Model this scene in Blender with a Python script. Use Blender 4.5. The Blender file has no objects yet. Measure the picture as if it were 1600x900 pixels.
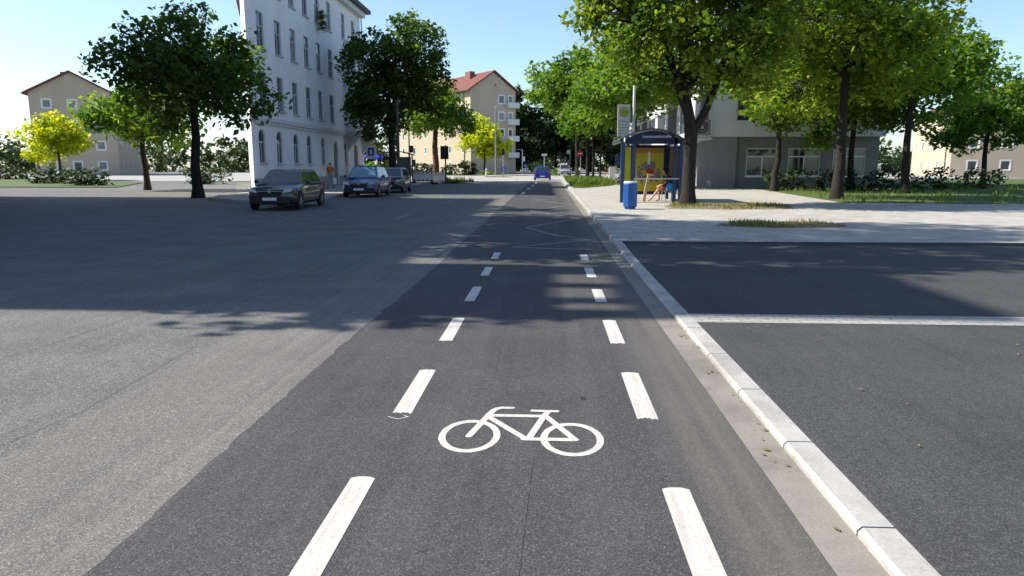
import bpy, bmesh, math, random
import numpy as np
from mathutils import Vector, Matrix
R = math.radians
S = bpy.context.scene
COL = S.collection
rnd = random.Random(7)

def gz(y):                       # the street rises very gently away from the viewer
    return 0.0045 * min(max(0.0, y - 10.0), 140.0)

# ------------------------------------------------------------------ materials
def mat(name, col, rough=.8, spec=.3, metal=0., var=0., scale=4., bump=0., bscale=40., trans=0., tcol=None, stretch=None, coat=0.):
    m = bpy.data.materials.new(name); m.use_nodes = True
    nt = m.node_tree; b = nt.nodes['Principled BSDF']
    b.inputs['Base Color'].default_value = (*col, 1)
    b.inputs['Roughness'].default_value = rough
    b.inputs['Specular IOR Level'].default_value = spec
    b.inputs['Metallic'].default_value = metal
    b.inputs['Coat Weight'].default_value = coat
    tc = nt.nodes.new('ShaderNodeTexCoord')
    src = tc.outputs['Object']
    if stretch:
        mp = nt.nodes.new('ShaderNodeMapping'); mp.inputs['Scale'].default_value = stretch
        nt.links.new(src, mp.inputs['Vector']); src = mp.outputs['Vector']
    if var > 0:
        n = nt.nodes.new('ShaderNodeTexNoise'); n.inputs['Scale'].default_value = scale; n.inputs['Detail'].default_value = 6; n.inputs['Roughness'].default_value = .65
        nt.links.new(src, n.inputs['Vector'])
        r = nt.nodes.new('ShaderNodeValToRGB')
        r.color_ramp.elements[0].position = .3; r.color_ramp.elements[1].position = .7
        r.color_ramp.elements[0].color = (*[c * (1 - var) for c in col], 1)
        r.color_ramp.elements[1].color = (*[min(1, c * (1 + var)) for c in col], 1)
        nt.links.new(n.outputs['Fac'], r.inputs['Fac']); nt.links.new(r.outputs['Color'], b.inputs['Base Color'])
    if bump > 0:
        n2 = nt.nodes.new('ShaderNodeTexNoise'); n2.inputs['Scale'].default_value = bscale; n2.inputs['Detail'].default_value = 3
        nt.links.new(src, n2.inputs['Vector'])
        bp = nt.nodes.new('ShaderNodeBump'); bp.inputs['Strength'].default_value = bump; bp.inputs['Distance'].default_value = .02
        nt.links.new(n2.outputs['Fac'], bp.inputs['Height']); nt.links.new(bp.outputs['Normal'], b.inputs['Normal'])
    return m

def N(nt, t, **kw):
    n = nt.nodes.new(t)
    for k, v in kw.items():
        if k in n.inputs.keys(): n.inputs[k].default_value = v
        else: setattr(n, k, v)
    return n

def ramp(nt, src, stops):
    r = nt.nodes.new('ShaderNodeValToRGB'); el = r.color_ramp.elements
    while len(el) < len(stops): el.new(.5)
    for e, (p, c) in zip(el, stops):
        e.position = p; e.color = (*c, 1) if len(c) == 3 else c
    nt.links.new(src, r.inputs['Fac']); return r.outputs['Color']

def mul(nt, a, b, f=1., mode='MULTIPLY'):
    m = nt.nodes.new('ShaderNodeMix'); m.data_type = 'RGBA'; m.blend_type = mode
    m.inputs[0].default_value = f
    nt.links.new(a, m.inputs[6]); nt.links.new(b, m.inputs[7]); return m.outputs[2]

def asphalt(name, base, warm=(1, 1, 1), grain=.5, chips=.62, rough=.85, patch=.16, dirt=None):
    """bound stone chips: pale and dark specks, broad wear patches, faint traffic streaks along the lane"""
    m = bpy.data.materials.new(name); m.use_nodes = True; nt = m.node_tree; b = nt.nodes['Principled BSDF']
    b.inputs['Roughness'].default_value = rough; b.inputs['Specular IOR Level'].default_value = .25
    tc = N(nt, 'ShaderNodeTexCoord')
    c = [base * w for w in warm]
    v = N(nt, 'ShaderNodeTexVoronoi', Scale=170.); nt.links.new(tc.outputs['Object'], v.inputs['Vector'])
    sep = N(nt, 'ShaderNodeSeparateColor'); nt.links.new(v.outputs['Color'], sep.inputs[0])
    sp = ramp(nt, sep.outputs[0], [(0., [x * (1 - grain) for x in c]), (chips, [x * 1.0 for x in c]), (.93, [x * (1 + grain * 1.2) for x in c]), (1., [x * (1 + 3.2 * grain) for x in c])])
    n1 = N(nt, 'ShaderNodeTexNoise', Scale=.9, Detail=7., Roughness=.62); nt.links.new(tc.outputs['Object'], n1.inputs['Vector'])
    w1 = ramp(nt, n1.outputs['Fac'], [(.3, (1 - patch,) * 3), (.7, (1 + patch, 1 + patch, 1 + patch * .9))])
    mp = N(nt, 'ShaderNodeMapping'); mp.inputs['Scale'].default_value = (5., .12, 1.); nt.links.new(tc.outputs['Object'], mp.inputs['Vector'])
    n2 = N(nt, 'ShaderNodeTexNoise', Scale=1.6, Detail=5., Roughness=.6); nt.links.new(mp.outputs['Vector'], n2.inputs['Vector'])
    w2 = ramp(nt, n2.outputs['Fac'], [(.3, (.9, .9, .9)), (.72, (1.12, 1.11, 1.08))])
    n4 = N(nt, 'ShaderNodeTexNoise', Scale=26., Detail=5., Roughness=.7); nt.links.new(tc.outputs['Object'], n4.inputs['Vector'])
    w4 = ramp(nt, n4.outputs['Fac'], [(.25, (.8, .8, .8)), (.75, (1.2, 1.2, 1.2))])
    col = mul(nt, mul(nt, mul(nt, sp, w1), w2), w4)
    if dirt:        # pale dust swept towards the gutter and in the tyre tracks: (from x, to x, strength)
        sx = N(nt, 'ShaderNodeSeparateXYZ'); nt.links.new(tc.outputs['Object'], sx.inputs[0])
        for (xa, xb, xc, xd, st) in dirt:
            m1 = N(nt, 'ShaderNodeMapRange', interpolation_type='SMOOTHSTEP'); m1.inputs[1].default_value = xa; m1.inputs[2].default_value = xb
            m2 = N(nt, 'ShaderNodeMapRange', interpolation_type='SMOOTHSTEP'); m2.inputs[1].default_value = xc; m2.inputs[2].default_value = xd; m2.inputs[3].default_value = 1.; m2.inputs[4].default_value = 0.
            for q in (m1, m2): nt.links.new(sx.outputs[0], q.inputs[0])
            p1 = N(nt, 'ShaderNodeMath', operation='MULTIPLY'); nt.links.new(m1.outputs[0], p1.inputs[0]); nt.links.new(m2.outputs[0], p1.inputs[1])
            nz = N(nt, 'ShaderNodeMath', operation='MULTIPLY'); nt.links.new(p1.outputs[0], nz.inputs[0]); nt.links.new(n2.outputs['Fac'], nz.inputs[1])
            p2 = N(nt, 'ShaderNodeMath', operation='MULTIPLY'); nt.links.new(nz.outputs[0], p2.inputs[0]); p2.inputs[1].default_value = st
            mx = N(nt, 'ShaderNodeMix', data_type='RGBA'); nt.links.new(p2.outputs[0], mx.inputs[0]); nt.links.new(col, mx.inputs[6]); mx.inputs[7].default_value = (.2, .18, .15, 1); col = mx.outputs[2]
    nt.links.new(col, b.inputs['Base Color'])
    n3 = N(nt, 'ShaderNodeTexNoise', Scale=140., Detail=3.); nt.links.new(tc.outputs['Object'], n3.inputs['Vector'])
    bp = N(nt, 'ShaderNodeBump', Strength=.35, Distance=.006); nt.links.new(n3.outputs['Fac'], bp.inputs['Height'])
    nt.links.new(bp.outputs['Normal'], b.inputs['Normal'])
    return m

def concrete(name, base, joints=None, offs=.5, mortar=.012, var=.14):
    m = bpy.data.materials.new(name); m.use_nodes = True; nt = m.node_tree; b = nt.nodes['Principled BSDF']
    b.inputs['Roughness'].default_value = .9; b.inputs['Specular IOR Level'].default_value = .2
    tc = N(nt, 'ShaderNodeTexCoord')
    n1 = N(nt, 'ShaderNodeTexNoise', Scale=1.3, Detail=8., Roughness=.7); nt.links.new(tc.outputs['Object'], n1.inputs['Vector'])
    col = ramp(nt, n1.outputs['Fac'], [(.28, [x * (1 - var * 1.6) for x in base]), (.5, base), (.75, [min(1, x * (1 + var)) for x in base])])
    n4 = N(nt, 'ShaderNodeTexNoise', Scale=60., Detail=4., Roughness=.7); nt.links.new(tc.outputs['Object'], n4.inputs['Vector'])
    col = mul(nt, col, ramp(nt, n4.outputs['Fac'], [(.3, (.86,) * 3), (.7, (1.1,) * 3)]))
    if joints:
        br = N(nt, 'ShaderNodeTexBrick', offset=offs); br.inputs['Scale'].default_value = 1.
        br.inputs['Color1'].default_value = (1, 1, 1, 1); br.inputs['Color2'].default_value = (.86, .86, .85, 1); br.inputs['Mortar'].default_value = (.45, .43, .4, 1)
        br.inputs['Mortar Size'].default_value = mortar; br.inputs['Brick Width'].default_value = joints[0]; br.inputs['Row Height'].default_value = joints[1]
        nt.links.new(tc.outputs['Object'], br.inputs['Vector'])
        col = mul(nt, col, br.outputs['Color'])
    nt.links.new(col, b.inputs['Base Color'])
    bp = N(nt, 'ShaderNodeBump', Strength=.25, Distance=.01); nt.links.new(n4.outputs['Fac'], bp.inputs['Height']); nt.links.new(bp.outputs['Normal'], b.inputs['Normal'])
    return m

def paint_mat(name, base=(.53, .51, .472), wear=.36, worn=(.055, .055, .056)):
    """road paint: off-white with hairline scuffs and pin-hole wear where the asphalt shows"""
    m = bpy.data.materials.new(name); m.use_nodes = True; nt = m.node_tree; b = nt.nodes['Principled BSDF']
    b.inputs['Roughness'].default_value = .7; b.inputs['Specular IOR Level'].default_value = .3
    tc = N(nt, 'ShaderNodeTexCoord')
    n0 = N(nt, 'ShaderNodeTexNoise', Scale=5., Detail=6.); nt.links.new(tc.outputs['Object'], n0.inputs['Vector'])
    c0 = ramp(nt, n0.outputs['Fac'], [(.3, [x * .88 for x in base]), (.7, base)])
    vg = N(nt, 'ShaderNodeTexVoronoi', Scale=150.); nt.links.new(tc.outputs['Object'], vg.inputs['Vector'])
    sg_ = N(nt, 'ShaderNodeSeparateColor'); nt.links.new(vg.outputs['Color'], sg_.inputs[0])
    c0 = mul(nt, c0, ramp(nt, sg_.outputs[0], [(0., (.72, .71, .7)), (.25, (.95, .95, .94)), (1., (1., 1., 1.))]))
    ms = N(nt, 'ShaderNodeMapping'); ms.inputs['Scale'].default_value = (14., .6, 1.); nt.links.new(tc.outputs['Object'], ms.inputs['Vector'])
    ns_ = N(nt, 'ShaderNodeTexNoise', Scale=2., Detail=4.); nt.links.new(ms.outputs['Vector'], ns_.inputs['Vector'])
    c0 = mul(nt, c0, ramp(nt, ns_.outputs['Fac'], [(.35, (.84, .83, .81)), (.55, (1., 1., 1.))]))
    n1 = N(nt, 'ShaderNodeTexNoise', Scale=48., Detail=6., Roughness=.75); nt.links.new(tc.outputs['Object'], n1.inputs['Vector'])
    f = ramp(nt, n1.outputs['Fac'], [(wear - .05, (1, 1, 1)), (wear + .02, (0, 0, 0))])
    mx = N(nt, 'ShaderNodeMix', data_type='RGBA'); nt.links.new(f, mx.inputs[0]); nt.links.new(c0, mx.inputs[6]); mx.inputs[7].default_value = (*worn, 1)
    nt.links.new(mx.outputs[2], b.inputs['Base Color'])
    return m

def leaf_mat(name, dark, mid, light, transl=.35):
    m = bpy.data.materials.new(name); m.use_nodes = True; nt = m.node_tree
    out = nt.nodes['Material Output']; b = nt.nodes['Principled BSDF']
    b.inputs['Roughness'].default_value = .55; b.inputs['Specular IOR Level'].default_value = .3
    g = N(nt, 'ShaderNodeNewGeometry'); at = N(nt, 'ShaderNodeAttribute'); at.attribute_name = 'tint'
    ad = N(nt, 'ShaderNodeMath', operation='ADD'); ml = N(nt, 'ShaderNodeMath', operation='MULTIPLY'); ml.inputs[1].default_value = .45
    nt.links.new(g.outputs['Random Per Island'], ml.inputs[0]); nt.links.new(ml.outputs[0], ad.inputs[0])
    m2 = N(nt, 'ShaderNodeMath', operation='MULTIPLY'); m2.inputs[1].default_value = .55; nt.links.new(at.outputs['Fac'], m2.inputs[0]); nt.links.new(m2.outputs[0], ad.inputs[1])
    c = ramp(nt, ad.outputs[0], [(.1, dark), (.5, mid), (.9, light)])
    nt.links.new(c, b.inputs['Base Color'])
    tr = N(nt, 'ShaderNodeBsdfTranslucent'); bright = N(nt, 'ShaderNodeMix', data_type='RGBA', blend_type='MULTIPLY'); bright.inputs[0].default_value = 1.
    nt.links.new(c, bright.inputs[6]); bright.inputs[7].default_value = (1.7, 1.6, .5, 1); nt.links.new(bright.outputs[2], tr.inputs['Color'])
    mx = N(nt, 'ShaderNodeMixShader'); mx.inputs[0].default_value = transl
    nt.links.new(b.outputs[0], mx.inputs[1]); nt.links.new(tr.outputs[0], mx.inputs[2]); nt.links.new(mx.outputs[0], out.inputs['Surface'])
    return m

def glass(name, col=(.035, .045, .055), rough=.06):
    return mat(name, col, rough=rough, spec=.8, var=.25, scale=1.2)

M = dict(
    asph_new=asphalt('new asphalt', .054, (1.01, .985, 1.03), grain=.42, dirt=[(.55, 1.0, 1.5, 1.9, .55), (.12, .22, .3, .4, .09), (-.8, -.7, -.62, -.5, .07)]),
    asph_old=asphalt('old asphalt', .11, (1.02, 1.0, .99), grain=.5, patch=.2, dirt=[(-3.05, -2.85, -1.9, -1.7, .34), (-3.06, -3.0, -2.97, -2.9, .25), (-2.06, -2.03, -2.0, -1.97, .3)]),
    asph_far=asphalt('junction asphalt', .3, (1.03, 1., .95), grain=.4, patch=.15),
    asph_drive=asphalt('driveway asphalt', .05, (1, 1, 1.02), grain=.4),
    slab=concrete('pavement slabs', (.385, .365, .33), (.5, .5), mortar=.008),
    kerb=concrete('kerb granite', (.34, .33, .31), None, var=.3),
    gutter=concrete('gutter concrete', (.21, .195, .17), None, var=.22),
    paver=concrete('pale pavers', (.34, .33, .31), (.2, .1), mortar=.006),
    paint=paint_mat('road paint'),
    paint_old=paint_mat('worn road paint', (.3, .3, .29), .52, (.1, .1, .095)),
    paint_mid=paint_mat('older road paint', (.62, .61, .58), .43, (.085, .085, .08)),
    ground=mat('earth', (.13, .125, .1), var=.25, scale=.3),
    grass_base=mat('turf', (.07, .1, .025), var=.4, scale=2.5, bump=.4),
    grass=leaf_mat('grass blades', (.045, .09, .012), (.09, .16, .02), (.19, .23, .05), .3),
    drygrass=leaf_mat('dry grass blades', (.09, .11, .02), (.17, .17, .05), (.3, .26, .11), .25),
    soil=mat('dry soil', (.22, .18, .12), var=.3, scale=5., bump=.3),
    plaster=mat('pale plaster', (.72, .72, .72), rough=.9, var=.07, scale=.7, bump=.12, bscale=50),
    trim=mat('pale trim', (.55, .56, .57), rough=.85, var=.08, scale=2.),
    plinth=mat('grey plinth', (.3, .3, .3), rough=.9, var=.15, scale=1.5),
    beige=mat('beige render', (.47, .385, .29), rough=.9, var=.09, scale=.35, bump=.12, bscale=30),
    cream=mat('cream render', (.43, .36, .26), rough=.9, var=.07, scale=.4, bump=.1, bscale=30),
    tile=mat('red roof tiles', (.15, .055, .042), rough=.85, var=.25, scale=1.6, bump=.4, bscale=5),
    slate=mat('dark roof', (.07, .07, .075), rough=.75, var=.2, scale=2.),
    brick=mat('chimney brick', (.22, .11, .085), rough=.9, var=.25, scale=6.),
    white=mat('white paint', (.75, .75, .74), rough=.5, var=.04, scale=3.),
    offwhite=mat('weathered white', (.62, .62, .6), rough=.7, var=.12, scale=4.),
    frame=mat('window frame', (.42, .43, .44), rough=.6, var=.06),
    glass=glass('window glass'),
    glass2=mat('window with curtain', (.16, .165, .16), rough=.12, spec=.7, var=.35, scale=2.),
    carglass=mat('car glass', (.02, .03, .035), rough=.04, spec=.8),
    bluglass=mat('windscreen tinted as sky reflection', (.07, .16, .22), rough=.05, spec=.9, metal=.15),  # sky reflection put into the glass colour
    blue=mat('blue enamel', (.012, .042, .125), rough=.4, spec=.45, var=.12, scale=5.),
    binblue=mat('bin blue', (.012, .075, .27), rough=.42, spec=.45, var=.14, scale=7.),
    shelterroof=mat('dark shelter roof', (.05, .055, .07), rough=.5, spec=.4, var=.2),
    navy=mat('navy board', (.012, .018, .06), rough=.45, var=.1),
    yellow=mat('poster yellow', (.5, .44, .02), rough=.45, var=.12, scale=3.),
    orange=mat('poster orange', (.42, .2, .03), rough=.45, var=.15, scale=3.),
    red=mat('red', (.42, .03, .025), rough=.55, var=.1),
    greyink=mat('grey print', (.2, .18, .19), rough=.5, var=.4, scale=18.),
    metal=mat('galvanised steel', (.38, .39, .4), rough=.45, spec=.5, metal=.5, var=.12, scale=5.),
    rail=mat('bright rail', (.6, .58, .55), rough=.35, metal=.3),
    darkmetal=mat('dark metal', (.05, .05, .055), rough=.5, spec=.4, var=.15),
    black=mat('black plastic', (.018, .018, .02), rough=.55, var=.2),
    rubber=mat('rubber', (.02, .02, .021), rough=.85, var=.2),
    bark=mat('dark bark', (.026, .02, .016), rough=.95, var=.35, scale=9., bump=.9, bscale=14., stretch=(1, 1, .25)),
    barkred=mat('reddish bark', (.12, .065, .038), rough=.95, var=.35, scale=9., bump=.9, bscale=14., stretch=(1, 1, .25)),
    wood=mat('pale timber', (.5, .36, .22), rough=.7, var=.2, scale=3., stretch=(6, 6, .6)),
    cladding=mat('white sheet cladding', (.55, .56, .57), rough=.55, var=.06, scale=.6),
    slat=mat('grey blue slats', (.16, .18, .22), rough=.5, var=.12),
    greywall=mat('grey render', (.2, .2, .2), rough=.9, var=.1, scale=1.),
    carblue=mat('blue car paint', (.006, .022, .13), rough=.25, spec=.5, coat=.7, var=.06),
    carviolet=mat('violet blue car paint', (.014, .03, .27), rough=.28, spec=.5, coat=.6, var=.06),
    carblack=mat('black car paint', (.018, .019, .022), rough=.25, spec=.5, coat=.7, var=.06),
    carsilver=mat('silver car paint', (.4, .41, .43), rough=.3, spec=.5, metal=.3, coat=.5),
    lamp=mat('headlamp lens', (.55, .57, .6), rough=.1, spec=.8, var=.2, scale=12.),
    tail=mat('tail lamp lens', (.5, .02, .015), rough=.15, spec=.6),
    plate=mat('number plate', (.7, .7, .68), rough=.5),
    skin=mat('skin', (.5, .27, .18), rough=.55, var=.06),
    hair=mat('dark hair', (.02, .014, .01), rough=.6, var=.3, scale=30),
    shirt_or=mat('orange cotton', (.5, .13, .05), rough=.9, var=.12, scale=8.),
    trousers=mat('grey cloth', (.3, .3, .32), rough=.9, var=.1, scale=6.),
    shirt_dk=mat('dark cloth', (.07, .05, .055), rough=.9, var=.2, scale=9.),
    redcloth=mat('red cloth', (.5, .07, .05), rough=.9, var=.12, scale=9.),
    cyan=mat('cyan fabric', (.03, .33, .62), rough=.7, var=.25, scale=12.),
    whitecloth=mat('white cloth', (.7, .7, .73), rough=.9, var=.08),
    awnblue=mat('bright blue canvas', (.015, .04, .5), rough=.7, var=.1),
    signwhite=mat('sign white', (.72, .73, .72), rough=.45, var=.05),
    signyellow=mat('stop sign yellow', (.5, .5, .05), rough=.45),
    signgreen=mat('stop sign green', (.03, .12, .04), rough=.45),
    signblue=mat('sign blue', (.015, .07, .35), rough=.4),
    signred=mat('sign red', (.5, .035, .05), rough=.4),
    pink=mat('magenta print', (.3, .05, .16), rough=.5, var=.2, scale=5.),
    flower=leaf_mat('red flowers', (.2, .02, .02), (.32, .05, .05), (.45, .12, .08), .2),
    leaf_dark=leaf_mat('dark maple leaves', (.018, .048, .011), (.05, .105, .017), (.13, .2, .03), .45),
    leaf_mid=leaf_mat('green leaves', (.04, .1, .014), (.092, .185, .024), (.2, .29, .04), .5),
    leaf_lime=leaf_mat('yellow green maple leaves', (.045, .1, .014), (.115, .2, .022), (.26, .3, .036), .5),
    leaf_yel=leaf_mat('golden leaves', (.14, .2, .012), (.36, .42, .018), (.6, .6, .035), .5),
    leaf_far=leaf_mat('distant leaves', (.012, .028, .01), (.025, .05, .015), (.05, .085, .022), .25),
    hedge=leaf_mat('hedge leaves', (.01, .024, .008), (.022, .045, .012), (.045, .08, .018), .2),
)

# ------------------------------------------------------------------ mesh helpers
class MB:
    def __init__(s): s.v = []; s.f = []; s.m = []
    def add(s, vs, fs, mi=0):
        o = len(s.v); s.v += [tuple(v) for v in vs]; s.f += [tuple(i + o for i in f) for f in fs]; s.m += [mi] * len(fs)
    def box(s, x0, x1, y0, y1, z0, z1, mi=0):
        v = [(x, y, z) for z in (z0, z1) for y in (y0, y1) for x in (x0, x1)]
        s.add(v, [(0, 2, 3, 1), (4, 5, 7, 6), (0, 1, 5, 4), (2, 6, 7, 3), (0, 4, 6, 2), (1, 3, 7, 5)], mi)
    def obox(s, o, U, u0, u1, d0, d1, z0, z1, mi=0):   # box in a wall frame: along U, out along its normal
        Nn = (U[1], -U[0])
        v = [(o[0] + u * U[0] + d * Nn[0], o[1] + u * U[1] + d * Nn[1], z) for z in (z0, z1) for d in (d0, d1) for u in (u0, u1)]
        s.add(v, [(0, 1, 3, 2), (4, 6, 7, 5), (0, 4, 5, 1), (2, 3, 7, 6), (0, 2, 6, 4), (1, 5, 7, 3)], mi)
    def tube(s, pts, rad, n=8, caps=True, mi=0):
        P = [Vector(p) for p in pts]
        if not hasattr(rad, '__len__'): rad = [rad] * len(P)
        rings = []; prev = None
        for i, p in enumerate(P):
            d = (P[min(i + 1, len(P) - 1)] - P[max(i - 1, 0)])
            d = d.normalized() if d.length > 1e-9 else Vector((0, 0, 1))
            if prev is None:
                a = d.orthogonal().normalized()
            else:
                a = (prev - d * prev.dot(d)); a = a.normalized() if a.length > 1e-6 else d.orthogonal().normalized()
            prev = a; b = d.cross(a)
            rings.append([p + (a * math.cos(2 * math.pi * k / n) + b * math.sin(2 * math.pi * k / n)) * rad[i] for k in range(n)])
        vs = [v for r in rings for v in r]; fs = []
        for i in range(len(P) - 1):
            for k in range(n):
                k2 = (k + 1) % n; fs.append((i * n + k, i * n + k2, (i + 1) * n + k2, (i + 1) * n + k))
        if caps:
            fs.append(tuple(range(n - 1, -1, -1))); fs.append(tuple((len(P) - 1) * n + k for k in range(n)))
        s.add(vs, fs, mi)
    def capsule(s, p0, p1, r0, r1, n=12):
        p0 = Vector(p0); p1 = Vector(p1); d = (p1 - p0).normalized(); pts = []; rs = []
        for k in range(5):
            t = math.pi / 2 * (1 - k / 4); pts.append(p0 - d * r0 * math.sin(t)); rs.append(max(1e-4, r0 * math.cos(t)))
        for k in range(5):
            t = math.pi / 2 * k / 4; pts.append(p1 + d * r1 * math.sin(t)); rs.append(max(1e-4, r1 * math.cos(t)))
        s.tube(pts, rs, n)
    def ell(s, c, r, n=14, m=10):
        vs = []; fs = []
        for i in range(m + 1):
            t = math.pi * i / m
            for k in range(n):
                a = 2 * math.pi * k / n
                vs.append((c[0] + r[0] * max(1e-4, math.sin(t)) * math.cos(a), c[1] + r[1] * max(1e-4, math.sin(t)) * math.sin(a), c[2] + r[2] * math.cos(t)))
        for i in range(m):
            for k in range(n):
                k2 = (k + 1) % n; fs.append((i * n + k, (i + 1) * n + k, (i + 1) * n + k2, i * n + k2))
        s.add(vs, fs)
    def prism(s, poly, z0, z1, mi=0):    # vertical prism from an xy polygon (ccw)
        n = len(poly)
        v = [(x, y, z0) for x, y in poly] + [(x, y, z1) for x, y in poly]
        f = [tuple(range(n - 1, -1, -1)), tuple(range(n, 2 * n))] + [(i, (i + 1) % n, n + (i + 1) % n, n + i) for i in range(n)]
        s.add(v, f, mi)
    def slabpoly(s, poly, axis, a0, a1, mi=0):   # extrude polygon: axis 'y': poly in (x,z); axis 'x': poly in (y,z)
        n = len(poly)
        if axis == 'y': v = [(p, a0, q) for p, q in poly] + [(p, a1, q) for p, q in poly]
        else: v = [(a0, p, q) for p, q in poly] + [(a1, p, q) for p, q in poly]
        f = [tuple(range(n)), tuple(range(2 * n - 1, n - 1, -1))] + [(i, n + i, n + (i + 1) % n, (i + 1) % n) for i in range(n)]
        s.add(v, f, mi)
    def disc(s, c, r, ax, th, n=24, mi=0):       # short cylinder about an axis 'x' or 'y'
        d = Vector((1, 0, 0)) if ax == 'x' else Vector((0, 1, 0)) if ax == 'y' else Vector((0, 0, 1))
        c = Vector(c); s.tube([c - d * th / 2, c + d * th / 2], r, n, True, mi)
    def torus(s, c, Rr, r, ax='x', n=24, m=8, sy=1.):
        vs = []; fs = []
        for i in range(n):
            a = 2 * math.pi * i / n
            for k in range(m):
                b = 2 * math.pi * k / m; q = Rr + r * math.cos(b); h = r * math.sin(b)
                p = (h, q * math.cos(a), q * math.sin(a)) if ax == 'x' else (q * math.cos(a), h, q * math.sin(a))
                vs.append((c[0] + p[0], c[1] + p[1], c[2] + p[2]))
        for i in range(n):
            for k in range(m):
                fs.append((i * m + k, ((i + 1) % n) * m + k, ((i + 1) % n) * m + (k + 1) % m, i * m + (k + 1) % m))
        s.add(vs, fs)
    def build(s, name, m, parent=None, smooth=False, bevel=0., fix=True, loc=None):
        me = bpy.data.meshes.new(name); me.from_pydata(s.v, [], s.f)
        for x in (m if isinstance(m, (list, tuple)) else [m]): me.materials.append(x)
        me.polygons.foreach_set('material_index', s.m)
        if fix:
            b = bmesh.new(); b.from_mesh(me); bmesh.ops.recalc_face_normals(b, faces=b.faces); b.to_mesh(me); b.free()
        if smooth:
            me.polygons.foreach_set('use_smooth', [True] * len(me.polygons))
            try: me.set_sharp_from_angle(angle=R(40))
            except Exception: pass
        o = bpy.data.objects.new(name, me); COL.objects.link(o)
        if parent: o.parent = parent
        if loc: o.location = loc
        if bevel > 0:
            bm_ = o.modifiers.new('bevel', 'BEVEL'); bm_.width = bevel; bm_.segments = 2; bm_.limit_method = 'ANGLE'
        return o

def tag(o, label, cat, group=None):
    o['label'] = label; o['category'] = cat
    if group: o['group'] = group
    return o
def thing(name, label, cat, loc, rz=0., group=None):
    o = bpy.data.objects.new(name, None); COL.objects.link(o); o.empty_display_size = .2
    o.location = loc; o.rotation_euler = (0, 0, rz)
    return tag(o, label, cat, group)
def struct(o, kind='structure'):
    o['kind'] = kind; return o
def kids(o): return [c for c in bpy.data.objects if c.parent == o]
def copy_tree(o, parent=None):
    c = o.copy(); COL.objects.link(c)
    if parent: c.parent = parent
    for ch in kids(o): copy_tree(ch, c)
    return c

def sheet(name, poly, off, m, kind='structure', parent=None, cuts=()):
    """a ground sheet cut where the slope changes; off is a height above the street, or a function of y"""
    bm_ = bmesh.new(); bm_.faces.new([bm_.verts.new((x, y, 0)) for x, y in poly])
    for yc in (10., 150.) + tuple(cuts):
        bmesh.ops.bisect_plane(bm_, geom=bm_.verts[:] + bm_.edges[:] + bm_.faces[:], plane_co=(0, yc, 0), plane_no=(0, 1, 0))
    for v in bm_.verts: v.co.z = gz(v.co.y) + (off(v.co.y) if callable(off) else off)
    bmesh.ops.recalc_face_normals(bm_, faces=bm_.faces)
    if sum(f.normal.z for f in bm_.faces) < 0: bmesh.ops.reverse_faces(bm_, faces=bm_.faces)
    me = bpy.data.meshes.new(name); bm_.to_mesh(me); bm_.free(); me.materials.append(m)
    o = bpy.data.objects.new(name, me); COL.objects.link(o)
    if kind: o['kind'] = kind
    if parent: o.parent = parent
    return o

def lerp_tab(tab):
    def f(y):
        if y <= tab[0][0]: return tab[0][1]
        for (a, p), (b, q) in zip(tab, tab[1:]):
            if y <= b: return p + (q - p) * (y - a) / (b - a)
        return tab[-1][1]
    return f

# ------------------------------------------------------------------ ground, roads, pavements
sheet('ground', [(-600, -80), (600, -80), (600, 900), (-600, 900)], -.03, M['ground'])
sheet('old_road', [(-1.75, -30), (-1.75, 74), (-17, 74), (-17, -30)], -.004, M['asph_old'])
sheet('side_street', [(-17, -30), (-17, 38), (-30, 68), (-75, 108), (-75, -30)], -.004, M['asph_old'])
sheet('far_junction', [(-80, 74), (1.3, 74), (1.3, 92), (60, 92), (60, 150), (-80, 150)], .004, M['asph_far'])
sheet('far_road', [(-6, 150), (6, 150), (6, 420), (-6, 420)], .0, M['asph_old'])
re_ = random.Random(4)
edge = [(-1.86 + re_.uniform(-.014, .014) + .02 * math.sin(y * .7), y) for y in [-30 + 2 * k for k in range(15)] + [.12 * k for k in range(1, 170)] + [21 + k for k in range(53)] + [74]]
sheet('new_lane', edge + [(1.16, 74), (1.16, -30)], .0, M['asph_new'])
sheet('gutter', [(1.16, -30), (1.37, -30), (1.37, 92), (1.16, 92)], .002, M['gutter'], cuts=(7.3, 12.4))
kh = lerp_tab([(-20, .045), (12.4, .045), (17.2, .13), (400, .13)])
def kerb_mesh(name, x0, x1, y0, y1, hf, step=1.0, gap=.012, flip=False):
    mb = MB(); y = y0
    while y < y1 - .01:
        e = min(y + step, y1); a, b = y + gap / 2, e - gap / 2
        za, zb = gz(a) + hf(a), gz(b) + hf(b); c = .02
        xa, xb = (x0, x1)
        v = [(xa, a, gz(a) - .1), (xa, a, za - c), (xa + c, a, za), (xb, a, za), (xb, a, gz(a) - .1),
             (xa, b, gz(b) - .1), (xa, b, zb - c), (xa + c, b, zb), (xb, b, zb), (xb, b, gz(b) - .1)]
        f = [(0, 1, 2, 3, 4), (9, 8, 7, 6, 5)] + [(i, (i + 1) % 5 + 0 if False else i + 5, i + 6, i + 1) for i in range(4)]
        mb.add(v, f); y = e
    return mb.build(name, M['kerb'])
struct(kerb_mesh('kerb', 1.37, 1.53, -20, 92, kh))
pav = lambda d: (lambda y: kh(y) - d)
sheet('near_footpath', [(1.531, -30), (40, -30), (40, 7.26), (1.531, 7.26)], pav(.004), M['asph_drive'], )
sheet('paver_strip', [(1.531, 7.262), (40, 7.262), (40, 7.7), (1.531, 7.7)], .044, M['paver'])
sheet('driveway', [(1.531, 7.702), (40, 7.702), (40, 14.9), (1.531, 14.9)], .036, M['asph_drive'])
slabh = lerp_tab([(14.9, .086), (17.2, .127), (400, .127)])
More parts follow.
